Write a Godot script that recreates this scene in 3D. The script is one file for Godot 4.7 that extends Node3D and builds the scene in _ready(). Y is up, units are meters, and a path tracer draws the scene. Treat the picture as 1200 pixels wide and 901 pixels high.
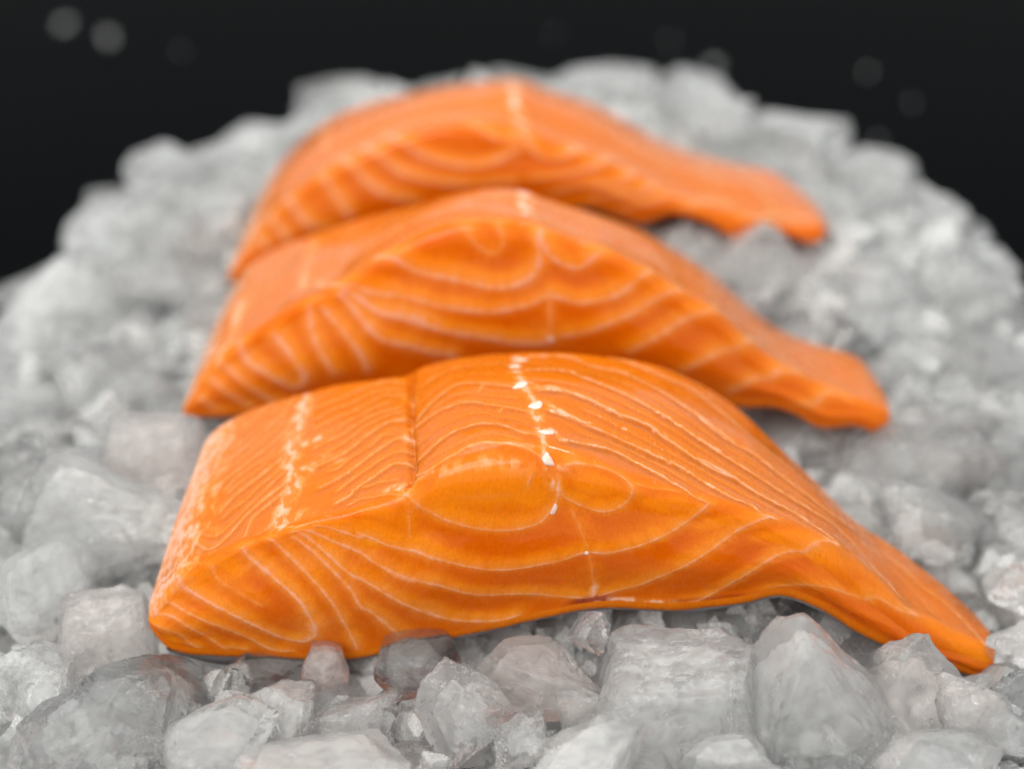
extends Node3D
# Three salmon portions on a mound of crushed ice, close up, on a black tabletop. Metres, y up.

const FRONT := {
	"x": [-0.0741, 0.0993], "z": 0, "lean": 0.002, "bulge": 0.0025, "end": [0.03, 0.9, 0.02, 0.85],
	"ft_u": [0, 0.042, 0.0806, 0.1234, 0.1652, 0.2114, 0.256, 0.3063, 0.3478, 0.3995, 0.4646, 0.5209, 0.5782, 0.6455, 0.7207, 0.7965, 0.8544, 0.9001, 0.9543, 1], "ft": [0.0104, 0.0194, 0.0234, 0.0273, 0.0302, 0.033, 0.0352, 0.039, 0.0449, 0.0487, 0.0487, 0.0453, 0.041, 0.0374, 0.033, 0.0265, 0.0173, 0.009, 0.004, 0.0011],
	"fb_u": [0, 0.0259, 0.0752, 0.1554, 0.236, 0.297, 0.3775, 0.467, 0.526, 0.6247, 0.693, 0.7362, 0.7822, 0.836, 0.9113, 0.9643, 1], "fb": [0.005, 0.0005, -0.0011, -0.0018, -0.0018, 0.0009, 0.0045, 0.0091, 0.0113, 0.0109, 0.0126, 0.0145, 0.0113, 0.0047, -0.0022, -0.0052, -0.0065],
	"bx_u": [0, 0.09, 0.16, 0.225, 0.32, 0.35, 0.42, 0.48, 0.56, 0.635, 0.7, 0.75, 0.805, 0.86, 0.91, 0.95, 0.98, 1], "bx": [-0.068, -0.0581, -0.0486, -0.0388, -0.0242, -0.0193, -0.0077, 0.0038, 0.0192, 0.0347, 0.0483, 0.0581, 0.0677, 0.077, 0.0858, 0.0941, 0.1011, 0.1034],
	"by": [0.0252, 0.0283, 0.0303, 0.0328, 0.0346, 0.0373, 0.0397, 0.0406, 0.0399, 0.0369, 0.0301, 0.0223, 0.0141, 0.0065, 0.0031, -0.0008, -0.0059, -0.0065],
	"bz": [-0.05, -0.055, -0.057, -0.058, -0.058, -0.058, -0.058, -0.058, -0.058, -0.0575, -0.055, -0.051, -0.046, -0.04, -0.034, -0.027, -0.022, -0.017],
	"bb": [0.004, 0.002, 0.001, 0.001, 0.002, 0.003, 0.005, 0.008, 0.01, 0.01, 0.01, 0.009, 0.005, 0, -0.004, -0.007, -0.009, -0.01],
	"r_u": [0, 0.1, 0.25, 0.34, 0.4, 0.48, 0.56, 0.7, 0.85, 1], "r": [0.004, 0.0025, 0.002, 0.006, 0.01, 0.008, 0.004, 0.003, 0.008, 0.006],
	"c_u": [0, 0.2, 0.32, 0.45, 0.6, 0.8, 1], "c": [0.001, 0.0015, 0.001, 0.003, 0.004, 0.002, 0.0005],
}
const MIDDLE := {
	"x": [-0.0813, 0.0924], "z": -0.073, "lean": 0.002, "bulge": 0.0025, "end": [0.03, 0.8, 0.03, 0.7],
	"ft_u": [0, 0.0446, 0.0956, 0.1426, 0.185, 0.231, 0.2875, 0.3473, 0.4102, 0.478, 0.5036, 0.544, 0.587, 0.6515, 0.6928, 0.7489, 0.7976, 0.8688, 0.9499, 1], "ft": [0.0127, 0.0254, 0.0328, 0.0387, 0.0437, 0.0476, 0.0544, 0.0612, 0.065, 0.0642, 0.0623, 0.0597, 0.0572, 0.0511, 0.0463, 0.0401, 0.0321, 0.0235, 0.0168, 0.0135],
	"fb_u": [0, 0.0326, 0.1104, 0.1943, 0.2899, 0.4089, 0.521, 0.6095, 0.7046, 0.7887, 0.8303, 0.867, 0.8989, 0.9524, 0.9839, 1], "fb": [0.0127, 0.0118, 0.0123, 0.0135, 0.0152, 0.0187, 0.0204, 0.0195, 0.0175, 0.0147, 0.0147, 0.0127, 0.0091, 0.0096, 0.0074, 0.0084],
	"bx_u": [0, 0.07, 0.16, 0.235, 0.31, 0.375, 0.44, 0.47, 0.535, 0.615, 0.68, 0.74, 0.795, 0.85, 0.91, 0.965, 1], "bx": [-0.0747, -0.0672, -0.0546, -0.0406, -0.0267, -0.0148, -0.003, 0.003, 0.0153, 0.0312, 0.0433, 0.0533, 0.0632, 0.0711, 0.0802, 0.0908, 0.095],
	"by": [0.0248, 0.0319, 0.0359, 0.04, 0.0432, 0.0466, 0.0478, 0.0471, 0.0427, 0.0379, 0.0321, 0.0259, 0.0191, 0.0139, 0.0122, 0.0106, 0.0086],
	"bz": [-0.124, -0.127, -0.131, -0.133, -0.133, -0.133, -0.133, -0.133, -0.133, -0.1325, -0.131, -0.128, -0.122, -0.118, -0.113, -0.108, -0.098],
	"bb": [0.013, 0.011, 0.01, 0.01, 0.01, 0.011, 0.013, 0.014, 0.015, 0.015, 0.014, 0.012, 0.009, 0.007, 0.006, 0.006, 0.006],
	"r_u": [0, 0.25, 0.4, 0.5, 0.6, 0.85, 1], "r": [0.003, 0.003, 0.007, 0.006, 0.004, 0.006, 0.006],
	"c_u": [0, 0.3, 0.45, 0.6, 0.8, 1], "c": [0.001, 0.001, 0.003, 0.003, 0.001, 0.0005],
}
const FAR := {
	"x": [-0.0821, 0.0880], "z": -0.146, "lean": 0.002, "bulge": 0.002, "end": [0.03, 0.8, 0.03, 0.75],
	"ft_u": [0, 0.0444, 0.1002, 0.1766, 0.2754, 0.3553, 0.4285, 0.4895, 0.5372, 0.5908, 0.68, 0.7539, 0.8322, 0.918, 1], "ft": [0.0142, 0.0251, 0.0358, 0.0459, 0.0546, 0.0597, 0.0604, 0.0585, 0.0556, 0.0524, 0.0454, 0.0389, 0.0345, 0.0309, 0.0306],
	"fb_u": [0, 0.0548, 0.1712, 0.3141, 0.4827, 0.6106, 0.6924, 0.7445, 0.804, 0.8466, 0.8979, 0.9387, 0.9741, 1], "fb": [0.0117, 0.0144, 0.0205, 0.0271, 0.0343, 0.0359, 0.031, 0.0343, 0.0318, 0.0271, 0.0313, 0.0281, 0.0253, 0.0266],
	"bx_u": [0, 0.09, 0.17, 0.24, 0.33, 0.42, 0.485, 0.525, 0.6, 0.69, 0.775, 0.87, 0.96, 1], "bx": [-0.0767, -0.0699, -0.0586, -0.0469, -0.0297, -0.0128, 0.0016, 0.0108, 0.0277, 0.0485, 0.0654, 0.0819, 0.0904, 0.0925],
	"by": [0.0233, 0.0321, 0.0408, 0.0458, 0.0501, 0.0529, 0.0545, 0.051, 0.0449, 0.034, 0.0295, 0.0275, 0.0232, 0.0231],
	"bz": [-0.194, -0.198, -0.203, -0.205, -0.206, -0.206, -0.206, -0.206, -0.206, -0.204, -0.201, -0.196, -0.186, -0.176],
	"bb": [0.016, 0.015, 0.014, 0.014, 0.014, 0.016, 0.017, 0.017, 0.017, 0.017, 0.016, 0.015, 0.014, 0.014],
	"r_u": [0, 0.3, 0.45, 0.6, 1], "r": [0.003, 0.004, 0.006, 0.004, 0.006],
	"c_u": [0, 0.45, 0.6, 1], "c": [0.001, 0.003, 0.003, 0.0005],
}

# marbling of each fillet: [kind, width, strength, then pairs of (place along the fillet, place round its section)]
# cut and upper: seams on those faces; pale: patch; light, deep and red: flesh between the seams (width in mm)
const FRONT_SEAMS := [
	["cut", 1.6, 0.55, 0.000, 0.188, 0.018, 0.145, 0.038, 0.082, 0.050, 0.016, 0.062, 0.004],
	["cut", 1.8, 0.6, 0.006, 0.325, 0.024, 0.219, 0.080, 0.025, 0.097, 0.010, 0.117, 0.005],
	["cut", 1.8, 0.6, 0.021, 0.313, 0.038, 0.219, 0.061, 0.153, 0.128, 0.029, 0.147, 0.004, 0.172, 0.004],
	["cut", 2.2, 0.75, 0.042, 0.320, 0.052, 0.258, 0.074, 0.196, 0.145, 0.061, 0.163, 0.038, 0.183, 0.029, 0.196, 0.043, 0.198, 0.070, 0.192, 0.107, 0.182, 0.147, 0.132, 0.252, 0.120, 0.308],
	["cut", 2.5, 0.3, 0.084, 0.293, 0.091, 0.238, 0.113, 0.190, 0.144, 0.139],
	["cut", 5, 0.6, 0.188, 0.034, 0.195, 0.052, 0.196, 0.083],
	["cut", 2, 0.6, 0.150, 0.304, 0.169, 0.248, 0.218, 0.138, 0.245, 0.006, 0.251, 0.004],
	["cut", 2.2, 0.6, 0.178, 0.277, 0.229, 0.182, 0.245, 0.145, 0.254, 0.108, 0.268, 0.085, 0.298, 0.004],
	["cut", 1.9, 0.65, 0.178, 0.296, 0.239, 0.188, 0.265, 0.156, 0.340, 0.042, 0.403, 0.004, 0.437, 0.004],
	["cut", 1.8, 0.6, 0.183, 0.294, 0.221, 0.250, 0.254, 0.218, 0.281, 0.183, 0.366, 0.096, 0.403, 0.072, 0.442, 0.055, 0.509, 0.014, 0.523, 0.024],
	["cut", 1.6, 0.62, 0.203, 0.289, 0.255, 0.244, 0.255, 0.251, 0.287, 0.222, 0.318, 0.199, 0.345, 0.169, 0.407, 0.134, 0.441, 0.127, 0.476, 0.130, 0.508, 0.146, 0.533, 0.145, 0.556, 0.160, 0.585, 0.189, 0.613, 0.226, 0.637, 0.276, 0.648, 0.319],
	["cut", 1.6, 0.5, 0.309, 0.318, 0.325, 0.275, 0.351, 0.238, 0.380, 0.222, 0.408, 0.212, 0.434, 0.207, 0.458, 0.215, 0.473, 0.242, 0.479, 0.273],
	["cut", 1.7, 0.5, 0.484, 0.265, 0.503, 0.248, 0.529, 0.236, 0.546, 0.248, 0.557, 0.273, 0.560, 0.305, 0.543, 0.325, 0.520, 0.325, 0.498, 0.318, 0.484, 0.309],
	["cut", 1.8, 0.58, 0.725, 0.329, 0.708, 0.312, 0.653, 0.187, 0.583, 0.070, 0.547, 0.029, 0.525, 0.014],
	["cut", 2, 0.58, 0.776, 0.315, 0.746, 0.254, 0.716, 0.165, 0.667, 0.040, 0.643, 0.004, 0.628, 0.004],
	["cut", 2, 0.55, 0.716, 0.166, 0.768, 0.305, 0.804, 0.338],
	["cut", 2.2, 0.5, 0.720, 0.004, 0.746, 0.029, 0.771, 0.119, 0.807, 0.211, 0.841, 0.286, 0.873, 0.305, 0.903, 0.331],
	["cut", 0.8, 0.35, 0.492, 0.243, 0.512, 0.153, 0.522, 0.030],
	["cut", 0.7, 0.4, 0.312, 0.296, 0.312, 0.222],
	["cut", 2.6, 0.5, 0.281, 0.185, 0.299, 0.159, 0.321, 0.139],
	["cut", 2.4, 0.5, 0.269, 0.152, 0.283, 0.135, 0.293, 0.114],
	["cut", 3.2, 0.5, 0.319, 0.073, 0.340, 0.047],
	["upper", 3.6, 0.7, 0.634, 0.323, 0.643, 0.317, 0.648, 0.318],
	["upper", 4, 0.8, 0.706, 0.324, 0.725, 0.329],
	["upper", 4, 0.6, 0.783, 0.333, 0.795, 0.333, 0.803, 0.337],
	["upper", 4.5, 0.6, 0.879, 0.320, 0.905, 0.334],
	["upper", 3.5, 0.5, 0.715, 0.333, 0.727, 0.325],
	["upper", 1.5, 0.75, 0.483, 0.354, 0.538, 0.387, 0.565, 0.384, 0.592, 0.373, 0.613, 0.352, 0.634, 0.318, 0.648, 0.314],
	["upper", 2.2, 0.3, 0.562, 0.316, 0.584, 0.318, 0.610, 0.327, 0.634, 0.320],
	["upper", 1.5, 0.7, 0.477, 0.430, 0.500, 0.431, 0.523, 0.424, 0.550, 0.422, 0.605, 0.407, 0.628, 0.397, 0.673, 0.366, 0.696, 0.355, 0.705, 0.334, 0.723, 0.329],
	["upper", 1.6, 0.75, 0.471, 0.479, 0.496, 0.490, 0.528, 0.485, 0.555, 0.472, 0.592, 0.465, 0.609, 0.449, 0.654, 0.420, 0.682, 0.415, 0.645, 0.428, 0.682, 0.415, 0.712, 0.395, 0.753, 0.381, 0.773, 0.357, 0.802, 0.337],
	["upper", 1.6, 0.7, 0.463, 0.562, 0.514, 0.587, 0.535, 0.556, 0.644, 0.472, 0.672, 0.460, 0.649, 0.468, 0.713, 0.438, 0.777, 0.419, 0.810, 0.416, 0.835, 0.404, 0.875, 0.353, 0.892, 0.351],
	["upper", 1.6, 0.65, 0.474, 0.672, 0.520, 0.679, 0.547, 0.651, 0.582, 0.638, 0.609, 0.587, 0.638, 0.544, 0.689, 0.496, 0.654, 0.525, 0.680, 0.497, 0.718, 0.489, 0.784, 0.463, 0.823, 0.474, 0.870, 0.552, 0.901, 0.551, 0.923, 0.509, 0.947, 0.493, 0.969, 0.439, 0.987, 0.322, 0.998, 0.281],
	["upper", 1.5, 0.55, 0.570, 0.692, 0.599, 0.679, 0.630, 0.657, 0.664, 0.649, 0.727, 0.558, 0.763, 0.540, 0.798, 0.533, 0.843, 0.656, 0.873, 0.687, 0.927, 0.689],
	["upper", 1.4, 0.45, 0.623, 0.692, 0.840, 0.685],
	["upper", 1.4, 0.6, 0.318, 0.391, 0.337, 0.389, 0.363, 0.397, 0.393, 0.390, 0.421, 0.377, 0.442, 0.354, 0.458, 0.354],
	["upper", 1.4, 0.5, 0.319, 0.483, 0.367, 0.476, 0.393, 0.461, 0.416, 0.439, 0.455, 0.420],
	["upper", 1.4, 0.5, 0.325, 0.500, 0.370, 0.540, 0.392, 0.535, 0.421, 0.502, 0.446, 0.487],
	["upper", 1.3, 0.45, 0.340, 0.607, 0.370, 0.639, 0.404, 0.645, 0.435, 0.637, 0.448, 0.611],
	["upper", 1.5, 0.55, 0.318, 0.354, 0.339, 0.334, 0.393, 0.339, 0.442, 0.329, 0.462, 0.318],
	["upper", 1.2, 0.35, 0.355, 0.687, 0.449, 0.690],
	["pale", 5, 0.28, 0.315, 0.342, 0.358, 0.317, 0.382, 0.313, 0.405, 0.314, 0.447, 0.303],
	["upper", 1.6, 0.4, 0.404, 0.483, 0.413, 0.510],
	["upper", 1.6, 0.4, 0.423, 0.412, 0.430, 0.433],
	["upper", 2, 0.55, 0.443, 0.283, 0.450, 0.298],
	["upper", 1.6, 0.5, 0.199, 0.464, 0.233, 0.479, 0.288, 0.537, 0.315, 0.524],
	["upper", 1.6, 0.5, 0.204, 0.416, 0.234, 0.431, 0.295, 0.480, 0.321, 0.460],
	["upper", 1.6, 0.55, 0.226, 0.373, 0.246, 0.387, 0.250, 0.395, 0.273, 0.410, 0.298, 0.420, 0.318, 0.394],
	["upper", 1.5, 0.4, 0.194, 0.508, 0.232, 0.530, 0.253, 0.557, 0.282, 0.580, 0.310, 0.575],
	["upper", 1.5, 0.4, 0.192, 0.635, 0.228, 0.650, 0.258, 0.668, 0.294, 0.681, 0.318, 0.660],
	["upper", 1.5, 0.35, 0.193, 0.562, 0.258, 0.609, 0.288, 0.637, 0.314, 0.618],
	["upper", 1.2, 0.4, 0.241, 0.365, 0.261, 0.368, 0.285, 0.348, 0.309, 0.315],
	["upper", 1.2, 0.45, 0.258, 0.395, 0.281, 0.390, 0.303, 0.375],
	["upper", 2, 0.5, 0.055, 0.390, 0.079, 0.360, 0.094, 0.368, 0.121, 0.409, 0.173, 0.459],
	["upper", 2, 0.45, 0.122, 0.353, 0.126, 0.387, 0.133, 0.402, 0.167, 0.435],
	["upper", 2, 0.45, 0.079, 0.432, 0.095, 0.457, 0.155, 0.509, 0.173, 0.563],
	["upper", 2, 0.45, 0.058, 0.497, 0.095, 0.520, 0.138, 0.561, 0.168, 0.631],
	["upper", 2, 0.45, 0.014, 0.609, 0.062, 0.558, 0.130, 0.627, 0.155, 0.692],
	["upper", 2, 0.45, 0.004, 0.689, 0.055, 0.639, 0.122, 0.689, 0.141, 0.693],
	["upper", 1.8, 0.4, 0.008, 0.691, 0.039, 0.685, 0.064, 0.693, 0.089, 0.693],
	["upper", 1.8, 0.4, 0.138, 0.339, 0.163, 0.386],
	["pale", 7, 0.62, 0.170, 0.693, 0.172, 0.635, 0.167, 0.589, 0.168, 0.491, 0.176, 0.430, 0.166, 0.408, 0.164, 0.329],
	["pale", 5, 0.55, 0.171, 0.522, 0.198, 0.534, 0.213, 0.531],
	["pale", 4, 0.5, 0.183, 0.431, 0.170, 0.461, 0.183, 0.468, 0.196, 0.457, 0.188, 0.442],
	["pale", 4.5, 0.5, 0.196, 0.471, 0.209, 0.479, 0.218, 0.480],
	["pale", 3, 0.45, 0.223, 0.463, 0.238, 0.469],
	["pale", 2.4, 0.4, 0.186, 0.425, 0.201, 0.432],
	["pale", 6, 0.4, 0.165, 0.355, 0.182, 0.371, 0.197, 0.368],
	["pale", 2, 0.4, 0.170, 0.340, 0.188, 0.317, 0.210, 0.323, 0.222, 0.335],
	["pale", 12, 0.7, 0.003, 0.661, 0.018, 0.500, 0.013, 0.454, 0.003, 0.436],
	["pale", 7, 0.45, 0.032, 0.584, 0.039, 0.510, 0.039, 0.453],
	["pale", 3, 0.5, 0.051, 0.503, 0.028, 0.458, 0.028, 0.433],
	["pale", 4, 0.5, 0.053, 0.400, 0.033, 0.381],
	["pale", 4, 0.45, 0.061, 0.453, 0.043, 0.450],
	["pale", 3, 0.55, 0.462, 0.436, 0.476, 0.452, 0.488, 0.436, 0.504, 0.428],
	["pale", 2.6, 0.5, 0.463, 0.361, 0.478, 0.382, 0.488, 0.355],
	["pale", 2.4, 0.5, 0.449, 0.494, 0.463, 0.502, 0.474, 0.490],
	["pale", 2.4, 0.45, 0.454, 0.629, 0.467, 0.632, 0.478, 0.619],
	["pale", 2.6, 0.55, 0.463, 0.318, 0.473, 0.309, 0.489, 0.307],
	["pale", 2, 0.45, 0.466, 0.314, 0.478, 0.278],
	["pale", 4, 0.5, 0.318, 0.615, 0.325, 0.583, 0.324, 0.557],
	["pale", 3.5, 0.5, 0.320, 0.502, 0.321, 0.487],
	["pale", 3.5, 0.5, 0.311, 0.479, 0.323, 0.446],
	["pale", 5, 0.5, 0.285, 0.365, 0.300, 0.352, 0.308, 0.316],
	["pale", 3, 0.4, 0.467, 0.485, 0.493, 0.495, 0.505, 0.486],
	["light", 2.6, 0.75, 0.338, 0.281, 0.404, 0.284, 0.439, 0.274, 0.458, 0.261],
	["light", 2, 0.9, 0.498, 0.289, 0.543, 0.291],
	["light", 1.8, 0.75, 0.568, 0.273, 0.598, 0.276, 0.627, 0.297],
	["light", 1.7, 0.8, 0.628, 0.228, 0.695, 0.294],
	["light", 1.6, 0.75, 0.701, 0.226, 0.738, 0.290, 0.763, 0.310],
	["light", 2.2, 0.7, 0.756, 0.268, 0.797, 0.315, 0.842, 0.332, 0.874, 0.334],
	["light", 2.4, 0.8, 0.916, 0.340, 0.943, 0.327, 0.966, 0.304, 0.986, 0.263],
	["light", 1.5, 0.5, 0.158, 0.298, 0.176, 0.235],
	["light", 1.5, 0.7, 0.222, 0.275, 0.245, 0.243, 0.281, 0.218],
	["light", 1.8, 0.7, 0.097, 0.289, 0.121, 0.225],
	["light", 1.4, 0.6, 0.053, 0.299, 0.078, 0.258],
	["light", 1.8, 0.7, 0.010, 0.288, 0.016, 0.166, 0.033, 0.016],
	["light", 2, 0.7, 0.261, 0.316, 0.288, 0.275],
	["deep", 1.6, 0.7, 0.281, 0.202, 0.334, 0.152, 0.403, 0.104, 0.482, 0.068],
	["deep", 1.8, 0.6, 0.323, 0.263, 0.367, 0.190, 0.425, 0.171, 0.483, 0.172],
	["deep", 1.6, 0.7, 0.365, 0.062, 0.414, 0.027, 0.483, 0.004],
	["deep", 1.6, 0.7, 0.533, 0.106, 0.593, 0.168, 0.633, 0.235],
	["deep", 1.6, 0.8, 0.608, 0.032, 0.666, 0.116, 0.713, 0.245],
	["deep", 1.8, 0.8, 0.658, 0.004, 0.704, 0.069, 0.764, 0.257],
	["deep", 1.8, 0.8, 0.756, 0.004, 0.802, 0.022, 0.886, 0.211],
	["deep", 2, 0.8, 0.106, 0.122, 0.153, 0.078, 0.180, 0.073],
	["deep", 1.4, 0.6, 0.069, 0.170, 0.093, 0.120],
	["deep", 1.6, 0.5, 0.156, 0.117, 0.179, 0.047],
	["deep", 1.6, 0.4, 0.212, 0.011, 0.227, 0.004],
	["deep", 1.8, 0.5, 0.240, 0.074, 0.263, 0.004],
	["red", 0.8, 1, 0.495, 0.004, 0.537, 0.004],
	["red", 0.7, 1, 0.511, 0.004, 0.545, 0.004],
	["red", 0.5, 0.5, 0.609, 0.004, 0.693, 0.004],
	["pale", 4, 0.6, 0.514, 0.004, 0.614, 0.004],
	["pale", 4, 0.55, 0.521, 0.054, 0.523, 0.016],
	["groove", 2.5, 1, 0.328, 0.691, 0.320, 0.502, 0.318, 0.378, 0.312, 0.331],
	["upper", 1.5, 0.36, 0.063, 0.403, 0.083, 0.387, 0.098, 0.399, 0.173, 0.491],
	["upper", 1.5, 0.36, 0.084, 0.419, 0.098, 0.432, 0.113, 0.440, 0.125, 0.457, 0.151, 0.481, 0.162, 0.508, 0.173, 0.521],
	["upper", 1.5, 0.36, 0.085, 0.469, 0.097, 0.482, 0.126, 0.501, 0.137, 0.518, 0.153, 0.529, 0.172, 0.587],
	["upper", 1.5, 0.36, 0.083, 0.482, 0.093, 0.498, 0.107, 0.510, 0.137, 0.527, 0.159, 0.580],
	["upper", 1.5, 0.36, 0.067, 0.522, 0.099, 0.547, 0.111, 0.560, 0.140, 0.595, 0.152, 0.620],
	["upper", 1.5, 0.36, 0.031, 0.563, 0.061, 0.540, 0.094, 0.561, 0.139, 0.611, 0.146, 0.646],
	["upper", 1.5, 0.36, 0.045, 0.595, 0.065, 0.591, 0.113, 0.630, 0.125, 0.647, 0.135, 0.678],
	["upper", 1.5, 0.36, 0.010, 0.659, 0.040, 0.623, 0.060, 0.620, 0.120, 0.663, 0.146, 0.693],
	["upper", 1.5, 0.36, 0.026, 0.673, 0.048, 0.653, 0.070, 0.678, 0.084, 0.681, 0.108, 0.694, 0.124, 0.693],
	["upper", 1.5, 0.36, 0.026, 0.675, 0.042, 0.670, 0.049, 0.680, 0.062, 0.678, 0.068, 0.690, 0.108, 0.694],
	["upper", 1.3, 0.36, 0.228, 0.400, 0.253, 0.425, 0.290, 0.448, 0.305, 0.444, 0.321, 0.425],
	["upper", 1.3, 0.36, 0.216, 0.447, 0.230, 0.451, 0.245, 0.469, 0.272, 0.489, 0.284, 0.505, 0.300, 0.499],
	["upper", 1.3, 0.36, 0.197, 0.485, 0.212, 0.489, 0.241, 0.513, 0.265, 0.547, 0.296, 0.564, 0.312, 0.555],
	["upper", 1.3, 0.36, 0.194, 0.534, 0.208, 0.542, 0.223, 0.544, 0.236, 0.564, 0.264, 0.591, 0.280, 0.603, 0.296, 0.606],
	["upper", 1.3, 0.36, 0.193, 0.596, 0.220, 0.617, 0.238, 0.623, 0.267, 0.649, 0.283, 0.654, 0.298, 0.653, 0.316, 0.638],
	["upper", 1.1, 0.22, 0.334, 0.363, 0.367, 0.353, 0.408, 0.352, 0.442, 0.339],
	["upper", 1.1, 0.22, 0.319, 0.432, 0.367, 0.431, 0.404, 0.420, 0.422, 0.403, 0.440, 0.396, 0.456, 0.381],
	["upper", 1.1, 0.22, 0.337, 0.491, 0.366, 0.504, 0.384, 0.500, 0.417, 0.466, 0.450, 0.453],
	["upper", 1.1, 0.22, 0.330, 0.546, 0.345, 0.555, 0.373, 0.586, 0.388, 0.578, 0.404, 0.577, 0.418, 0.561, 0.432, 0.538],
	["upper", 1.1, 0.22, 0.358, 0.650, 0.373, 0.674, 0.386, 0.664, 0.400, 0.679, 0.413, 0.665, 0.425, 0.669, 0.449, 0.660],
	["upper", 1.2, 0.25, 0.508, 0.401, 0.561, 0.404, 0.588, 0.396, 0.610, 0.386, 0.660, 0.348],
	["upper", 1.2, 0.25, 0.519, 0.457, 0.560, 0.445, 0.643, 0.409, 0.722, 0.366, 0.763, 0.334],
	["upper", 1.2, 0.25, 0.468, 0.516, 0.530, 0.513, 0.587, 0.488, 0.683, 0.429, 0.741, 0.400, 0.793, 0.352, 0.846, 0.339],
	["upper", 1.2, 0.25, 0.472, 0.636, 0.548, 0.603, 0.613, 0.525, 0.662, 0.487, 0.681, 0.473, 0.748, 0.446, 0.823, 0.440, 0.897, 0.473, 0.944, 0.325],
	["pale", 3.6, 0.62, 0.463, 0.690, 0.456, 0.628, 0.453, 0.502, 0.463, 0.442, 0.466, 0.320, 0.481, 0.269],
]
const MIDDLE_SEAMS := [
	["cut", 2.2, 0.66, 0.033, 0.202, 0.052, 0.020, 0.067, 0.004],
	["cut", 2.2, 0.72, 0.049, 0.262, 0.075, 0.112, 0.103, 0.004],
	["cut", 2.2, 0.72, 0.067, 0.287, 0.098, 0.147, 0.125, 0.047, 0.140, 0.017],
	["cut", 3, 0.78, 0.094, 0.328, 0.104, 0.228, 0.134, 0.141, 0.163, 0.075, 0.178, 0.072, 0.181, 0.118, 0.142, 0.265],
	["cut", 2.8, 0.72, 0.195, 0.289, 0.198, 0.208, 0.226, 0.085],
	["cut", 2.6, 0.72, 0.210, 0.270, 0.258, 0.140, 0.271, 0.075],
	["cut", 2.6, 0.84, 0.236, 0.283, 0.265, 0.201, 0.289, 0.149, 0.323, 0.116, 0.363, 0.085, 0.393, 0.068],
	["cut", 2.6, 0.9, 0.236, 0.297, 0.285, 0.207, 0.335, 0.161, 0.384, 0.124, 0.433, 0.103, 0.483, 0.087, 0.523, 0.096],
	["cut", 4, 0.72, 0.290, 0.197, 0.325, 0.175, 0.349, 0.153],
	["cut", 2.2, 0.72, 0.201, 0.391, 0.266, 0.262, 0.326, 0.210, 0.375, 0.176, 0.434, 0.156, 0.483, 0.166, 0.518, 0.194, 0.563, 0.190, 0.613, 0.231, 0.652, 0.337],
	["cut", 2.6, 0.78, 0.287, 0.335, 0.336, 0.256, 0.385, 0.223, 0.444, 0.200, 0.483, 0.211, 0.503, 0.253, 0.502, 0.312],
	["cut", 2.2, 0.42, 0.405, 0.310, 0.420, 0.278, 0.444, 0.260, 0.456, 0.284, 0.448, 0.317],
	["cut", 2.8, 0.72, 0.503, 0.324, 0.518, 0.274, 0.558, 0.261, 0.587, 0.318],
	["cut", 1.8, 0.48, 0.517, 0.207, 0.520, 0.105],
	["cut", 6, 0.54, 0.515, 0.113, 0.525, 0.096],
	["cut", 2.2, 0.66, 0.525, 0.106, 0.574, 0.132, 0.633, 0.204, 0.693, 0.336],
	["cut", 2.2, 0.66, 0.625, 0.093, 0.669, 0.177, 0.714, 0.283, 0.750, 0.343],
	["cut", 2.2, 0.6, 0.698, 0.074, 0.747, 0.201, 0.811, 0.396],
	["cut", 2.6, 0.6, 0.767, 0.023, 0.801, 0.199, 0.832, 0.298, 0.864, 0.335],
	["cut", 2.6, 0.6, 0.856, 0.028, 0.897, 0.295, 0.939, 0.314],
	["pale", 5, 0.8, 0.475, 0.522, 0.483, 0.426, 0.493, 0.367],
	["pale", 3, 0.6, 0.470, 0.455, 0.496, 0.405],
	["pale", 4.5, 0.45, 0.176, 0.688, 0.175, 0.586, 0.180, 0.397],
	["pale", 6, 0.5, 0.073, 0.512, 0.074, 0.385, 0.062, 0.298],
	["upper", 2.2, 0.35, 0.121, 0.572, 0.097, 0.523, 0.096, 0.429],
	["upper", 2.2, 0.35, 0.153, 0.603, 0.127, 0.527, 0.119, 0.449],
	["upper", 2.2, 0.35, 0.228, 0.428, 0.277, 0.465, 0.338, 0.452, 0.407, 0.403, 0.461, 0.379],
	["upper", 2.2, 0.3, 0.253, 0.493, 0.312, 0.543, 0.393, 0.469, 0.459, 0.447],
	["upper", 2.2, 0.4, 0.506, 0.401, 0.641, 0.364],
	["upper", 2.2, 0.4, 0.499, 0.474, 0.569, 0.467, 0.650, 0.434, 0.693, 0.364],
	["upper", 2.2, 0.4, 0.516, 0.549, 0.587, 0.553, 0.670, 0.516, 0.725, 0.453, 0.750, 0.364],
	["upper", 2.2, 0.35, 0.634, 0.684, 0.692, 0.554, 0.758, 0.468, 0.812, 0.415],
	["upper", 2.2, 0.35, 0.727, 0.581, 0.791, 0.534, 0.855, 0.374],
	["upper", 2.2, 0.4, 0.801, 0.476, 0.879, 0.498, 0.940, 0.328],
	["upper", 2.2, 0.35, 0.917, 0.644, 0.959, 0.528, 0.986, 0.392],
]
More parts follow.
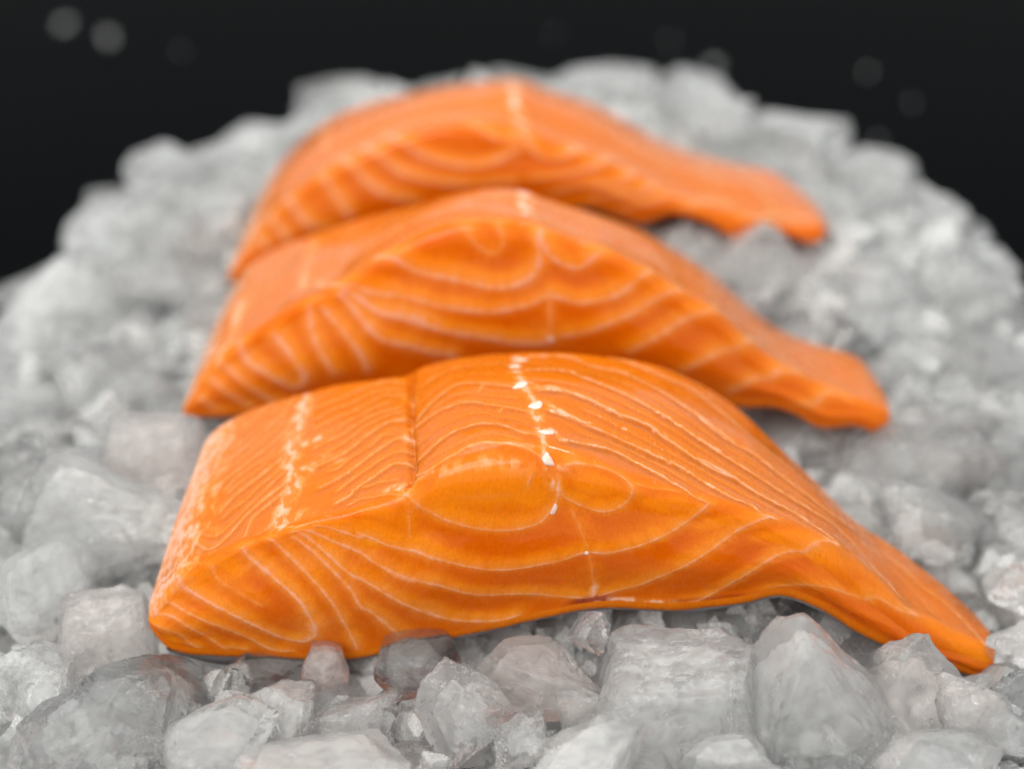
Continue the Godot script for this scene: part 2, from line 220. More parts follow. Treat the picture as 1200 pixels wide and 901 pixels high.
const FAR_SEAMS := [
	["cut", 3.12, 0.75, 0.060, 0.302, 0.079, 0.154],
	["cut", 3.12, 0.75, 0.085, 0.319, 0.116, 0.109],
	["cut", 3.38, 0.75, 0.114, 0.341, 0.146, 0.164, 0.181, 0.095],
	["cut", 3.38, 0.675, 0.167, 0.355, 0.218, 0.110],
	["cut", 3.38, 0.75, 0.203, 0.363, 0.264, 0.177, 0.326, 0.098],
	["cut", 3.38, 0.75, 0.240, 0.363, 0.309, 0.200, 0.398, 0.130, 0.486, 0.126],
	["cut", 3.38, 0.75, 0.276, 0.372, 0.345, 0.234, 0.433, 0.198, 0.494, 0.282],
	["cut", 3.12, 0.6, 0.416, 0.327, 0.468, 0.293, 0.498, 0.326],
	["cut", 3.38, 0.75, 0.501, 0.328, 0.521, 0.277, 0.556, 0.273, 0.590, 0.342],
	["cut", 3.12, 0.75, 0.513, 0.141, 0.574, 0.197, 0.641, 0.367],
	["cut", 3.12, 0.75, 0.547, 0.047, 0.618, 0.165, 0.678, 0.340],
	["cut", 3.12, 0.75, 0.611, 0.004, 0.673, 0.223, 0.715, 0.334],
	["cut", 3.12, 0.675, 0.659, 0.004, 0.718, 0.274, 0.758, 0.325],
	["cut", 3.12, 0.6, 0.736, 0.004, 0.788, 0.360, 0.841, 0.365],
	["cut", 3.12, 0.6, 0.863, 0.303, 0.913, 0.404, 0.962, 0.394],
	["pale", 6, 0.7, 0.478, 0.671, 0.483, 0.459, 0.498, 0.367],
	["pale", 4, 0.35, 0.181, 0.666, 0.179, 0.451],
	["pale", 6, 0.4, 0.080, 0.686, 0.047, 0.446],
	["upper", 2.86, 0.525, 0.527, 0.635, 0.628, 0.516, 0.717, 0.460],
	["upper", 2.86, 0.525, 0.572, 0.671, 0.686, 0.670, 0.797, 0.479],
	["upper", 2.86, 0.525, 0.677, 0.672, 0.783, 0.655, 0.910, 0.431],
	["upper", 2.86, 0.45, 0.241, 0.648, 0.348, 0.488, 0.451, 0.476],
	["upper", 2.86, 0.45, 0.268, 0.417, 0.373, 0.389, 0.468, 0.416],
]

# chunks described one by one: x, y, z, half width, half height, kind of ice, shape, yaw, tilt, label
const HEROES := [
	[0.0042, 0.0040, 0.0098, 0.0126, 0.0080, "pink", 9, 20, -25, "clear pinkish ice chunk leaning knob-up against the front fillet base"],
	[0.0152, 0.0100, 0.0045, 0.0044, 0.0044, "clear", 4, 0, 0, "small clear knob of ice tucked under the red seam of the front fillet"],
	[-0.0209, 0.0010, 0.0045, 0.0120, 0.0053, "grey", 19, 10, 0, "rounded grey ice chunk lying under the middle of the front fillet"],
	[-0.0389, 0.0000, 0.0046, 0.0064, 0.0041, "pink", 19, 0, 0, "small rounded pink grey ice nugget below the front fillet"],
	[-0.0513, -0.0020, 0.0016, 0.0078, 0.0045, "grey", 7, 5, 0, "smooth dark grey ice lump under the thick end of the front fillet"],
	[-0.0099, 0.0010, 0.0174, 0.0099, 0.0091, "clear", 1, 35, 15, "clear ice cube with glassy rim in the foreground centre"],
	[-0.0310, 0.0000, 0.0187, 0.0082, 0.0066, "clear", 11, 15, 0, "clear jagged ice chunk in front of the rounded grey one"],
	[-0.0450, -0.0010, 0.0160, 0.0067, 0.0067, "frosty", 6, 0, 0, "frosted knobbly ice lump left of the clear jagged chunk"],
	[0.0312, 0.0030, 0.0179, 0.0156, 0.0111, "frosty", 17, -8, 6, "large frosty white ice block in the right foreground"],
	[0.0569, 0.0030, 0.0198, 0.0168, 0.0151, "frosty", 16, 6, 0, "pale wedge of ice with a raised peak right of the large frosty block"],
	[0.0733, -0.0030, -0.0030, 0.0132, 0.0106, "grey", 18, -30, -20, "flat grey translucent ice slab below the tail of the front fillet"],
	[0.0446, -0.0020, -0.0073, 0.0232, 0.0080, "grey", 18, 0, 0, "broad grey translucent ice slab under the arch of the front fillet"],
	[0.0886, 0.0040, 0.0195, 0.0072, 0.0069, "pink", 10, 10, 0, "pinkish ice chunk standing in front of the tail tip of the front fillet"],
	[-0.0796, 0.0030, 0.0220, 0.0154, 0.0097, "clear", 13, 25, 15, "large clear ice wedge with a bright rim in the left foreground"],
	[-0.0837, 0.0020, -0.0030, 0.0092, 0.0083, "pink", 17, 18, 0, "pinkish ice cube under the left tip of the front fillet"],
	[-0.0580, 0.0020, 0.0271, 0.0120, 0.0056, "frosty", 2, 0, 0, "low rounded frosty ice chunk at the bottom left"],
	[-0.0352, 0.0040, 0.0338, 0.0148, 0.0043, "frosty", 14, 0, 0, "white smooth ice piece cut off by the lower frame edge, left of centre"],
	[0.0141, 0.0040, 0.0338, 0.0133, 0.0043, "frosty", 5, 30, 0, "white smooth ice piece at the lower frame edge below the large frosty block"],
	[0.0788, 0.0030, 0.0317, 0.0134, 0.0055, "cloudy", 7, 10, 0, "cloudy wet ice piece in the lower right corner"],
	[-0.0845, 0.0100, -0.0582, 0.0120, 0.0085, "pink", 17, 10, 0, "pale pinkish ice block beside the back corner of the front fillet"],
	[-0.0959, 0.0080, -0.0362, 0.0199, 0.0114, "frosty", 16, -15, 12, "large white ice wedge left of the front fillet"],
	[-0.1009, 0.0040, -0.0174, 0.0118, 0.0082, "frosty", 0, 40, 0, "frosty ice lump at the left frame edge below the white wedge"],
	[0.1067, 0.0040, -0.0180, 0.0058, 0.0046, "clear", 2, 0, 0, "small rounded clear ice chunk right of the front fillet tail"],
	[0.1042, 0.0020, -0.0025, 0.0058, 0.0052, "clear", 11, 0, 0, "clear wet ice chunk at the right frame edge beside the tail tip"],
	[0.0915, 0.0030, 0.0231, 0.0081, 0.0073, "cloudy", 3, 20, 0, "cloudy ice chunk at the right frame edge behind the corner piece"],
	[-0.0954, -0.0000, 0.0077, 0.0085, 0.0077, "cloudy", 6, 0, 0, "cloudy ice lump at the left frame edge behind the clear wedge"],
	[0.0032, 0.0010, 0.0256, 0.0073, 0.0056, "clear", 4, 50, 0, "small clear ice chunk right of the foreground clear cube"],
	[0.0150, 0.0000, 0.0151, 0.0067, 0.0058, "cloudy", 10, 0, 0, "cloudy ice chunk between the pinkish chunk and the large frosty block"],
	[0.0409, 0.0030, 0.0321, 0.0094, 0.0047, "frosty", 9, 0, 0, "frosty ice lump in front of the pale wedge"],
	[0.0932, 0.0020, -0.0454, 0.0128, 0.0093, "cloudy", 8, -20, 0, "broad cloudy ice chunk behind the slope of the front fillet tail"],
	[0.1090, 0.0040, -0.0656, 0.0123, 0.0093, "pink", 14, 0, 0, "pinkish rimmed ice chunk behind the tail of the front fillet"],
]
const KINDS := ["cut", "upper", "pale", "groove", "light", "deep", "red"]
const KNOTS := [0.0, 0.28, 0.36, 0.68, 0.72, 0.82, 0.84, 0.97, 1.0]

var rng := RandomNumberGenerator.new()
var ice := {}
var chunk_shapes: Array[ArrayMesh] = []
var flesh_points := PackedVector3Array()      # coarse samples of the fillets, which chunks keep clear of
var used_labels := {}
var low := PackedFloat32Array()          # lowest flesh over each 3 mm square, or 1


func _ready() -> void:
	rng.seed = 20417
	# ---- camera
	var cam := Camera3D.new()
	cam.name = "camera"
	var lens := CameraAttributesPhysical.new()
	lens.frustum_focal_length = 50.0
	lens.frustum_near = 0.01
	lens.frustum_far = 20.0
	lens.frustum_focus_distance = 0.288
	lens.exposure_aperture = 5.2
	cam.attributes = lens
	add_child(cam)
	cam.position = Vector3(0, 0.200, 0.235)
	cam.rotation_degrees = Vector3(-30, 0, 0)
	cam.keep_aspect = Camera3D.KEEP_HEIGHT
	cam.fov = rad_to_deg(2.0 * atan(450.5 / 1742.0))
	cam.near = 0.01
	cam.far = 20.0
	cam.current = true
	# ---- surroundings and exposure: an even pale glow from the unseen room, no sky
	var we := WorldEnvironment.new()
	we.name = "room_air"
	var e := Environment.new()
	e.background_mode = Environment.BG_COLOR
	e.background_color = Color(0.74, 0.748, 0.75).linear_to_srgb()
	e.tonemap_mode = Environment.TONE_MAPPER_LINEAR
	e.tonemap_exposure = 1.27
	e.sdfgi_enabled = true
	e.ssao_enabled = true
	e.ssil_enabled = true
	we.environment = e
	add_child(we)
	# ---- lamps out of view: soft overhead, front left for cut faces, small behind for glints
	lamp("unseen_overhead_light", Vector3(-0.15, 1.05, -0.35), Vector3(0, 0, -0.1), Vector2(0.6, 0.4), 0.50, Color(1.0, 0.985, 0.96))
	lamp("unseen_front_light", Vector3(-0.45, 0.85, 0.80), Vector3(0, 0, -0.05), Vector2(0.7, 0.6), 0.95, Color(1.0, 0.98, 0.95))
	lamp("unseen_glint_light", Vector3(0.28, 0.85, -0.45), Vector3(0, 0, -0.05), Vector2(0.10, 0.10), 0.13, Color(1.0, 0.97, 0.93))
	# ---- the table and the bed
	make_materials()
	build_table()
	low.resize(160 * 160)
	low.fill(1.0)
	# ---- the fish
	build_fillet(FRONT, FRONT_SEAMS, Vector2i(1536, 768), Vector2i(400, 230), 1, "nearest salmon portion in sharp focus, thin tail end running to the lower right")
	build_fillet(MIDDLE, MIDDLE_SEAMS, Vector2i(1024, 512), Vector2i(260, 150), 2, "middle salmon portion of the row, softly blurred behind the nearest one")
	build_fillet(FAR, FAR_SEAMS, Vector2i(1024, 512), Vector2i(220, 130), 3, "farthest salmon portion at the back of the ice mound, strongly blurred")
	# ---- the ice
	build_bed()
	for k in 20:
		chunk_shapes.append(chunk_mesh(k))
	place_ice()
	place_table_chips()


func lamp(called: String, at: Vector3, towards: Vector3, size: Vector2, energy: float, tint: Color) -> void:
	var l := AreaLight3D.new()
	l.name = called
	l.area_size = size
	l.light_energy = energy
	l.light_color = tint
	l.area_range = 6.0
	l.area_attenuation = 2.0
	l.shadow_enabled = true
	add_child(l)
	l.look_at_from_position(at, towards, Vector3(0, 0, -1))


# ------------------------------------------------------------------ helpers
func curve(us: Array, vs: Array, u: float) -> float:
	var n := us.size()
	var k := 0
	while k < n - 2 and u >= us[k + 1]:
		k += 1
	var h: float = us[k + 1] - us[k]
	var t := clampf((u - us[k]) / h, 0.0, 1.0)
	var a0 := maxi(k - 1, 0)
	var b1 := mini(k + 2, n - 1)
	var m0: float = (vs[k + 1] - vs[a0]) / (us[k + 1] - us[a0])
	var m1: float = (vs[b1] - vs[k]) / (us[b1] - us[k])
	var t2 := t * t
	var t3 := t2 * t
	return (2 * t3 - 3 * t2 + 1) * vs[k] + (t3 - 2 * t2 + t) * h * m0 + (3 * t2 - 2 * t3) * vs[k + 1] + (t3 - t2) * h * m1


func grid_mesh(p: PackedVector3Array, uv: PackedVector2Array, nu: int, nw: int, inside: Vector3) -> ArrayMesh:
	# a closed tube of (nu+1) rings of (nw+1) points, capped at both ends; normals by differences
	var n := PackedVector3Array()
	n.resize(p.size())
	var row := nw + 1
	for i in nu + 1:
		for j in row:
			var jp := j + 1 if j < nw else 1
			var jm := j - 1 if j > 0 else nw - 1
			var a := p[mini(i + 1, nu) * row + j] - p[maxi(i - 1, 0) * row + j]
			var b := p[i * row + jp] - p[i * row + jm]
			n[i * row + j] = b.cross(a).normalized()
	var index := PackedInt32Array()
	for i in nu:
		for j in nw:
			var a := i * row + j
			index.append_array([a, a + 1, a + row, a + 1, a + row + 1, a + row])
	var flip := n[(nu / 2) * row + nw / 2].dot(p[(nu / 2) * row + nw / 2] - inside) < 0.0
	for end in 2:
		var c := Vector3.ZERO
		for j in nw:
			c += p[(0 if end == 0 else nu) * row + j] / nw
		var base := p.size()
		var out := Vector3(-1 if end == 0 else 1, 0, 0)
		p.append(c)
		n.append(-out if flip else out)
		uv.append(Vector2(float(end), 0.5))
		for j in nw:
			p.append(p[(0 if end == 0 else nu) * row + j])
			n.append(((-out if flip else out) + n[(0 if end == 0 else nu) * row + j]).normalized())
			uv.append(uv[(0 if end == 0 else nu) * row + j])
		for j in nw:
			var a := base + 1 + j
			var b := base + 1 + (j + 1) % nw
			if end == 0:
				index.append_array([base, b, a])
			else:
				index.append_array([base, a, b])
	if flip:
		for k in n.size():
			n[k] = -n[k]
	else:
		for k in index.size() / 3:
			var s := index[k * 3]
			index[k * 3] = index[k * 3 + 1]
			index[k * 3 + 1] = s
	var arrays := []
	arrays.resize(Mesh.ARRAY_MAX)
	arrays[Mesh.ARRAY_VERTEX] = p
	arrays[Mesh.ARRAY_NORMAL] = n
	arrays[Mesh.ARRAY_TEX_UV] = uv
	arrays[Mesh.ARRAY_INDEX] = index
	var m := ArrayMesh.new()
	m.add_surface_from_arrays(Mesh.PRIMITIVE_TRIANGLES, arrays)
	return m


func noise_image(w: int, h: int, freq: float, seed_: int, octaves := 4, stretch := Vector2i(1, 1), type := FastNoiseLite.TYPE_SIMPLEX_SMOOTH) -> PackedByteArray:
	var f := FastNoiseLite.new()
	f.seed = seed_
	f.noise_type = type
	f.frequency = freq
	f.fractal_octaves = octaves
	var im := f.get_seamless_image(w / stretch.x, h / stretch.y)
	if im.get_width() != w or im.get_height() != h:
		im.resize(w, h, Image.INTERPOLATE_CUBIC)
	im.convert(Image.FORMAT_L8)
	return im.get_data()


# ------------------------------------------------------------------ fillets
func frame_of(F: Dictionary, u: float) -> Array:
	# the eight knots of the section at u, with its four corners
	var x: float = lerpf(F.x[0], F.x[1], u)
	var fb := Vector3(x, curve(F.fb_u, F.fb, u), F.z)
	var ft := Vector3(x, curve(F.ft_u, F.ft, u), F.z - F.lean)
	var bt := Vector3(curve(F.bx_u, F.bx, u), curve(F.bx_u, F.by, u), curve(F.bx_u, F.bz, u))
	var bb := Vector3(bt.x, curve(F.bx_u, F.bb, u), bt.z + 0.002)
	var r := curve(F.r_u, F.r, u)
	var lf := ft.distance_to(fb)
	var lt := bt.distance_to(ft)
	var lb := bt.distance_to(bb)
	var rf := minf(r, minf(lf, lt) * 0.42)
	var rb := minf(0.005, minf(lb, lt) * 0.42)
	var r2 := minf(0.003, minf(lb, lf) * 0.4)
	var df := (ft - fb).normalized()
	var dt := (bt - ft).normalized()
	var db := (bb - bt).normalized()
	var d0 := (fb - bb).normalized()
	return [[fb + df * r2, ft - df * rf, ft + dt * rf, bt - dt * rb, bt + db * rb, bb - db * r2, bb + d0 * r2, fb - d0 * r2], [ft, bt, bb, fb], lf]


func on_section(F: Dictionary, fr: Array, u: float, w: float) -> Vector3:
	var i := 0
	while i < 7 and w >= KNOTS[i + 1]:
		i += 1
	var t: float = (w - KNOTS[i]) / (KNOTS[i + 1] - KNOTS[i])
	var a: Vector3 = fr[0][i]
	var b: Vector3 = fr[0][(i + 1) % 8]
	if i % 2 == 0:
		var p := a + (b - a) * t
		if i == 0:
			p.z += F.bulge * minf(1.0, fr[2] / 0.03) * pow(sin(PI * t), 2.0)
		elif i == 2:
			p.y += curve(F.c_u, F.c, u) * pow(sin(PI * t), 2.0)
		return p
	var c: Vector3 = fr[1][(i - 1) / 2]
	return a * (1 - t) * (1 - t) + c * 2.0 * t * (1 - t) + b * t * t


func end_scale(F: Dictionary, u: float) -> float:
	var q := clampf(u / F.end[0], 0.0, 1.0)
	var s: float = F.end[1] + (1.0 - F.end[1]) * sqrt(maxf(0.0, 1.0 - (1.0 - q) * (1.0 - q)))
	q = clampf((1.0 - u) / F.end[2], 0.0, 1.0)
	return s * (F.end[3] + (1.0 - F.end[3]) * sqrt(maxf(0.0, 1.0 - (1.0 - q) * (1.0 - q))))


func stamp(field: PackedFloat32Array, w: int, h: int, cx: float, cy: float, su: float, sw: float, amount: float) -> void:
	var x0 := maxi(0, int(cx - 2.6 * su))
	var x1 := mini(w - 1, int(cx + 2.6 * su) + 1)
	var y0 := maxi(0, int(cy - 2.6 * sw))
	var y1 := mini(h - 1, int(cy + 2.6 * sw) + 1)
	var ku := 1.0 / su
	var kw := 1.0 / sw
	for y in range(y0, y1 + 1):
		var dy := (y - cy) * kw
		dy *= dy
		for x in range(x0, x1 + 1):
			var dx := (x - cx) * ku
			var d := dx * dx + dy
			if d < 6.5:
				var v := amount * exp(-0.5 * d)
				var at := y * w + x
				if v > field[at]:
					field[at] = v


func seam_points(s: Array) -> PackedVector2Array:
	var pts := PackedVector2Array()
	for k in range(3, s.size(), 2):
		pts.append(Vector2(s[k], s[k + 1]))
	return pts


func marble(seams: Array, size: Vector2i, which: int) -> Dictionary:
	var w := size.x
	var h := size.y
	var core := PackedFloat32Array()
	core.resize(w * h)
	var milk := PackedFloat32Array()
	milk.resize(w * h)
	var groove := PackedFloat32Array()
	groove.resize(w * h)
	var lw := w / 4
	var lh := h / 4
	var halo := PackedFloat32Array()
	halo.resize(lw * lh)
	var shade := PackedFloat32Array()
	shade.resize(lw * lh)
	var blood := PackedFloat32Array()
	blood.resize(lw * lh)
	var wander := FastNoiseLite.new()
	wander.seed = 77 + which
	wander.frequency = 0.02
	for s in seams:
		var pts := seam_points(s)
		var kind := KINDS.find(s[0])
		var length := 0.0
		for k in pts.size() - 1:
			length += ((pts[k + 1] - pts[k]) * Vector2(0.174, 0.16)).length()
		var step := 0.00016 * 1536.0 / w
		var sigma: float = s[1] * (0.001 if kind >= 4 else 0.00019 if kind == 2 else 0.00019 if kind == 0 else 0.00014)
		if kind >= 4:
			step *= 4.0
		var total := 0.0
		for k in pts.size() - 1:
			var a := pts[maxi(k - 1, 0)]
			var b := pts[k]
			var c := pts[k + 1]
			var d := pts[mini(k + 2, pts.size() - 1)]
			var seg := ((c - b) * Vector2(0.174, 0.16)).length()
			var n := maxi(2, int(seg / step))
			var dir := (c - b).normalized()
			for i in n:
				var t := float(i) / n
				var q := b.cubic_interpolate(c, a, d, t)
				var along := total + seg * t
				var fade := clampf(minf(along, length - along) / (0.0016 if kind < 2 else 0.0035) + 0.35, 0.0, 1.0)
				var wob := wander.get_noise_2d(along * 9000.0 + s[3] * 3000.0, s[4] * 900.0)
				var sg := sigma * (1.0 + 0.45 * wob)
				var am: float = s[2] * fade * (1.0 + 0.5 * wander.get_noise_2d(along * 16000.0, s[3] * 1700.0 + 400.0))
				var mm_u := 0.174 / w
				var mm_w := (0.145 if q.y < 0.32 else 0.178) / h
				if kind >= 4:
					var at := Vector2(q.x * lw, q.y * lh)
					var spread := Vector2(sg / mm_u / 4.0, sg / mm_w / 4.0)
					if kind == 4:
						stamp(halo, lw, lh, at.x, at.y, spread.x, spread.y, am)
					elif kind == 5:
						stamp(shade, lw, lh, at.x, at.y, spread.x, spread.y, am)
					else:
						stamp(blood, lw, lh, at.x, at.y, spread.x, spread.y, am)
					continue
				q.y += wob * 0.0012
				if kind == 3:
					stamp(groove, w, h, q.x * w, q.y * h, maxf(0.8, sg * 1.3 / mm_u), maxf(0.8, sg * 1.3 / mm_w), am)
					continue
				if kind == 2:
					stamp(milk, w, h, q.x * w, q.y * h, sg / mm_u, sg / mm_w, am)
					continue
				stamp(core, w, h, q.x * w, q.y * h, maxf(0.7, sg / mm_u), maxf(0.7, sg / mm_w), am * (1.12 if kind == 0 else 1.05))
				if kind == 0 and i % 3 == 0:
					stamp(core, w, h, q.x * w, q.y * h + 0.5 * sg / mm_w, 3.0 * sg / mm_u, 3.0 * sg / mm_w, am * 0.46)
				elif kind == 1 and i % 3 == 0:
					stamp(core, w, h, q.x * w, q.y * h, 2.6 * sg / mm_u, 2.6 * sg / mm_w, am * 0.30)
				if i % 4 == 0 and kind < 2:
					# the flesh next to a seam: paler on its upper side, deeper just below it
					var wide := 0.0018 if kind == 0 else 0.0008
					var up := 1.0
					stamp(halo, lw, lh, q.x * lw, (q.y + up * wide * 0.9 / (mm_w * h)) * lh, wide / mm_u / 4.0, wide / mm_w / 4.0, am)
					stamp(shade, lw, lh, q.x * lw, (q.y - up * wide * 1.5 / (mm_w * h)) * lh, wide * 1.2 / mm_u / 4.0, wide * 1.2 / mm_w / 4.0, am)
			total += seg
	var him := Image.create_from_data(lw, lh, false, Image.FORMAT_RF, halo.to_byte_array())
	him.resize(w, h, Image.INTERPOLATE_BILINEAR)
	var sim := Image.create_from_data(lw, lh, false, Image.FORMAT_RF, shade.to_byte_array())
	sim.resize(w, h, Image.INTERPOLATE_BILINEAR)
	var bim := Image.create_from_data(lw, lh, false, Image.FORMAT_RF, blood.to_byte_array())
	bim.resize(w, h, Image.INTERPOLATE_BILINEAR)
	blood = bim.get_data().to_float32_array()
	halo = him.get_data().to_float32_array()
	shade = sim.get_data().to_float32_array()
	var coarse := noise_image(w, h, 0.006, 5 + which, 3)
	var fibre := noise_image(w, h, 0.11, 15 + which, 3, Vector2i(1, 2))
	var grain := noise_image(w, h, 0.16, 25 + which, 3)
	var lacy := noise_image(w, h, 0.035, 35 + which, 3)
	var colour := PackedByteArray()
	colour.resize(w * h * 3)
	var height := PackedByteArray()
	height.resize(w * h)
	var gloss := PackedByteArray()
	gloss.resize(w * h)
	var relief := PackedFloat32Array()
	relief.resize(w * h)
	var deep := Color(0.85, 0.37, 0.0)
	var light := Color(0.96, 0.53, 0.06)
	var top := Color(0.82, 0.425, 0.02)  # upper face: colour darkened to allow for how the light falls there
	var fat := Color(0.94, 0.655, 0.52)
	var milky := Color(0.95, 0.715, 0.63)
	var white := Color(0.95, 0.69, 0.595)
	for y in h:
		var v := float(y) / h
		var is_top := smoothstep(0.29, 0.35, v) * (1.0 - smoothstep(0.78, 0.86, v))
		for x in w:
			var at := y * w + x
			var nc := coarse[at] / 255.0
			var nf := fibre[at] / 255.0
			var ng := grain[at] / 255.0
			var lace := lacy[at] / 255.0
			var k := clampf(core[at] * (0.95 + 0.7 * (lace - 0.3)), 0.0, 0.95)
			var left_end := clampf(1.0 - float(x) / w / (0.045 + 0.06 * lace), 0.0, 1.0) * smoothstep(0.25, 0.34, v) * smoothstep(0.85, 0.7, v)
			var mk := minf(0.9, maxf(milk[at] * (0.35 + 1.3 * smoothstep(0.38, 0.62, lace)), left_end * (0.35 + 1.6 * smoothstep(0.35, 0.7, nf * 0.6 + lace * 0.4))))
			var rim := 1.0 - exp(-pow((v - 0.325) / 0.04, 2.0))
			var pale := clampf(halo[at] * 1.15 - shade[at] * 0.55 * rim + (nc - 0.5) * 0.35 + (nf - 0.5) * 0.11 + 0.2 + 0.25 * smoothstep(0.12, 0.3, v), 0.0, 1.0)  # cut face painted lighter towards its upper edge, where light is stronger
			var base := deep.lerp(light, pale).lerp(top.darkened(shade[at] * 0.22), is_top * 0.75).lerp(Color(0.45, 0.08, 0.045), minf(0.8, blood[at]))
			var c := base.lerp(fat.lerp(white, is_top), k).lerp(milky, mk)
			var j := 1.0 + (ng - 0.5) * 0.08 + (nf - 0.5) * 0.03
			colour[at * 3] = int(clampf(c.r * j * 0.895, 0, 1) * 255.0)
			colour[at * 3 + 1] = int(clampf(c.g * j * 0.895, 0, 1) * 255.0)
			colour[at * 3 + 2] = int(clampf(c.b * j * 0.895, 0, 1) * 255.0)
			var hh := 0.5 + (core[at] + milk[at] * 0.6 * lace) * 0.17 - groove[at] * 0.40 + halo[at] * 0.10 - shade[at] * 0.12 * (0.3 + is_top) * rim + (nf - 0.5) * 0.06 + (ng - 0.5) * 0.03
			relief[at] = (core[at] * 0.55 + halo[at] * 0.4 - shade[at] * 0.7 * rim) * (0.15 + 0.85 * is_top) - groove[at] * 2.4 + (nc - 0.5) * 0.7
			gloss[at] = int(clampf(0.22 + 0.9 * (lace - 0.25) + 0.25 * (ng - 0.5), 0.2, 0.9) * 255.0)
			height[at] = int(clampf(hh, 0, 1) * 255.0)
	return {
		"colour": ImageTexture.create_from_image(Image.create_from_data(w, h, false, Image.FORMAT_RGB8, colour)),
		"height": ImageTexture.create_from_image(Image.create_from_data(w, h, false, Image.FORMAT_L8, height)),
		"gloss": ImageTexture.create_from_image(Image.create_from_data(w, h, false, Image.FORMAT_L8, gloss)),
		"relief": relief,
	}


func build_fillet(F: Dictionary, seams: Array, size: Vector2i, grid: Vector2i, which: int, label: String) -> void:
	var root := Node3D.new()
	root.name = "salmon_fillet" if which == 1 else "salmon_fillet_%03d" % (which - 1)
	root.position = Vector3((F.x[0] + F.x[1]) / 2.0, F.bb[4], F.z - 0.03)
	root.set_meta("label", label)
	root.set_meta("category", "salmon fillet")
	root.set_meta("group", "salmon portions in a row on the ice")
	add_child(root, true)
	var look := marble(seams, size, which)
	var m := StandardMaterial3D.new()
	m.albedo_texture = look.colour
	m.roughness = 0.6
	m.roughness_texture = look.gloss
	m.metallic_specular = 0.2
	m.clearcoat_enabled = true
	m.clearcoat = 0.22
	m.clearcoat_roughness = 0.06
	m.subsurf_scatter_enabled = true
	m.subsurf_scatter_strength = 0.34
	m.heightmap_enabled = true
	m.heightmap_texture = look.height
	m.heightmap_scale = 0.11
	m.texture_repeat = false
	# flesh: one closed surface
	var nu := grid.x
	var nw := grid.y
	var p := PackedVector3Array()
	var uv := PackedVector2Array()
	p.resize((nu + 1) * (nw + 1))
	uv.resize(p.size())
	for i in nu + 1:
		var u := float(i) / nu
		u = lerpf(u, u * u * (3.0 - 2.0 * u), 0.35)          # closer rings towards both ends
		var fr := frame_of(F, u)
		var mid := Vector3.ZERO
		for j in nw:
			var q := on_section(F, fr, u, float(j) / nw)
			p[i * (nw + 1) + j] = q
			mid += q / nw
		var s := end_scale(F, u)
		for j in nw + 1:
			var at := i * (nw + 1) + j
			if j == nw:
				p[at] = p[i * (nw + 1)]
			else:
				p[at] = mid + (p[at] - mid) * s - root.position
			uv[at] = Vector2(u, float(j) / nw)
	# relief of the flakes
	var row := nw + 1
	var raw := p.duplicate()
	var relief: PackedFloat32Array = look.relief
	for i in range(1, nu):
		for j in nw + 1:
			var at := i * row + j
			var a := raw[(i + 1) * row + j] - raw[(i - 1) * row + j]
			var b := raw[i * row + (j + 1 if j < nw else 1)] - raw[i * row + (j - 1 if j > 0 else nw - 1)]
			var n := a.cross(b).normalized()
			var px := clampi(int(uv[at].x * size.x), 0, size.x - 1)
			var py := clampi(int((uv[at].y if j < nw else 0.0) * size.y), 0, size.y - 1)
			var edge := smoothstep(0.0, 0.03, minf(uv[at].x, 1.0 - uv[at].x))
			p[at] += n * relief[py * size.x + px] * 0.0006 * edge
	for i in range(0, nu + 1, nu / 40):
		for j in range(0, nw, nw / 26):
			flesh_points.append(p[i * row + j] + root.position)
	var flesh := MeshInstance3D.new()
	flesh.name = "flesh"
	flesh.mesh = grid_mesh(p, uv, nu, nw, Vector3(0, 0.02, 0))
	flesh.material_override = m
	root.add_child(flesh, true)
	for q in p:
		var at := cell(q.x + root.position.x, q.z + root.position.z)
		low[at] = minf(low[at], q.y + root.position.y)
	build_skin(F, root, 0.975 if which == 1 else 0.55)
	if which == 1:
		for b in [[0.468, 0.655, 0.0030, 0.0016, 0.2], [0.455, 0.598, 0.0034, 0.0019, 1.3], [0.4545, 0.499, 0.0040, 0.0017, 1.2], [0.4665, 0.441, 0.0046, 0.0018, 0.95], [0.473, 0.371, 0.0042, 0.0015, 0.75], [0.4683, 0.315, 0.0022, 0.0013, -0.9], [0.4733, 0.240, 0.0030, 0.0007, 1.2], [0.5108, 0.147, 0.0009, 0.0006, 1.2]]:
			fleck(F, root, b[0], b[1], b[2] * 0.66, b[3] * 0.70, b[4])
	elif which == 2:
		for b in [[0.470, 0.50, 0.0020, 0.0014, 0.2], [0.4775, 0.432, 0.0022, 0.0015, 0.5], [0.484, 0.385, 0.0020, 0.0013, 0.5], [0.520, 0.103, 0.0014, 0.0012, 1.2]]:
			fleck(F, root, b[0], b[1], b[2] * 0.66, b[3] * 0.70, b[4])
	else:
		for b in [[0.4825, 0.538, 0.0022, 0.0017, 0.2], [0.486, 0.453, 0.0022, 0.0016, 0.4], [0.493, 0.382, 0.0016, 0.0012, 0.4]]:
			fleck(F, root, b[0], b[1], b[2] * 0.66, b[3] * 0.70, b[4])


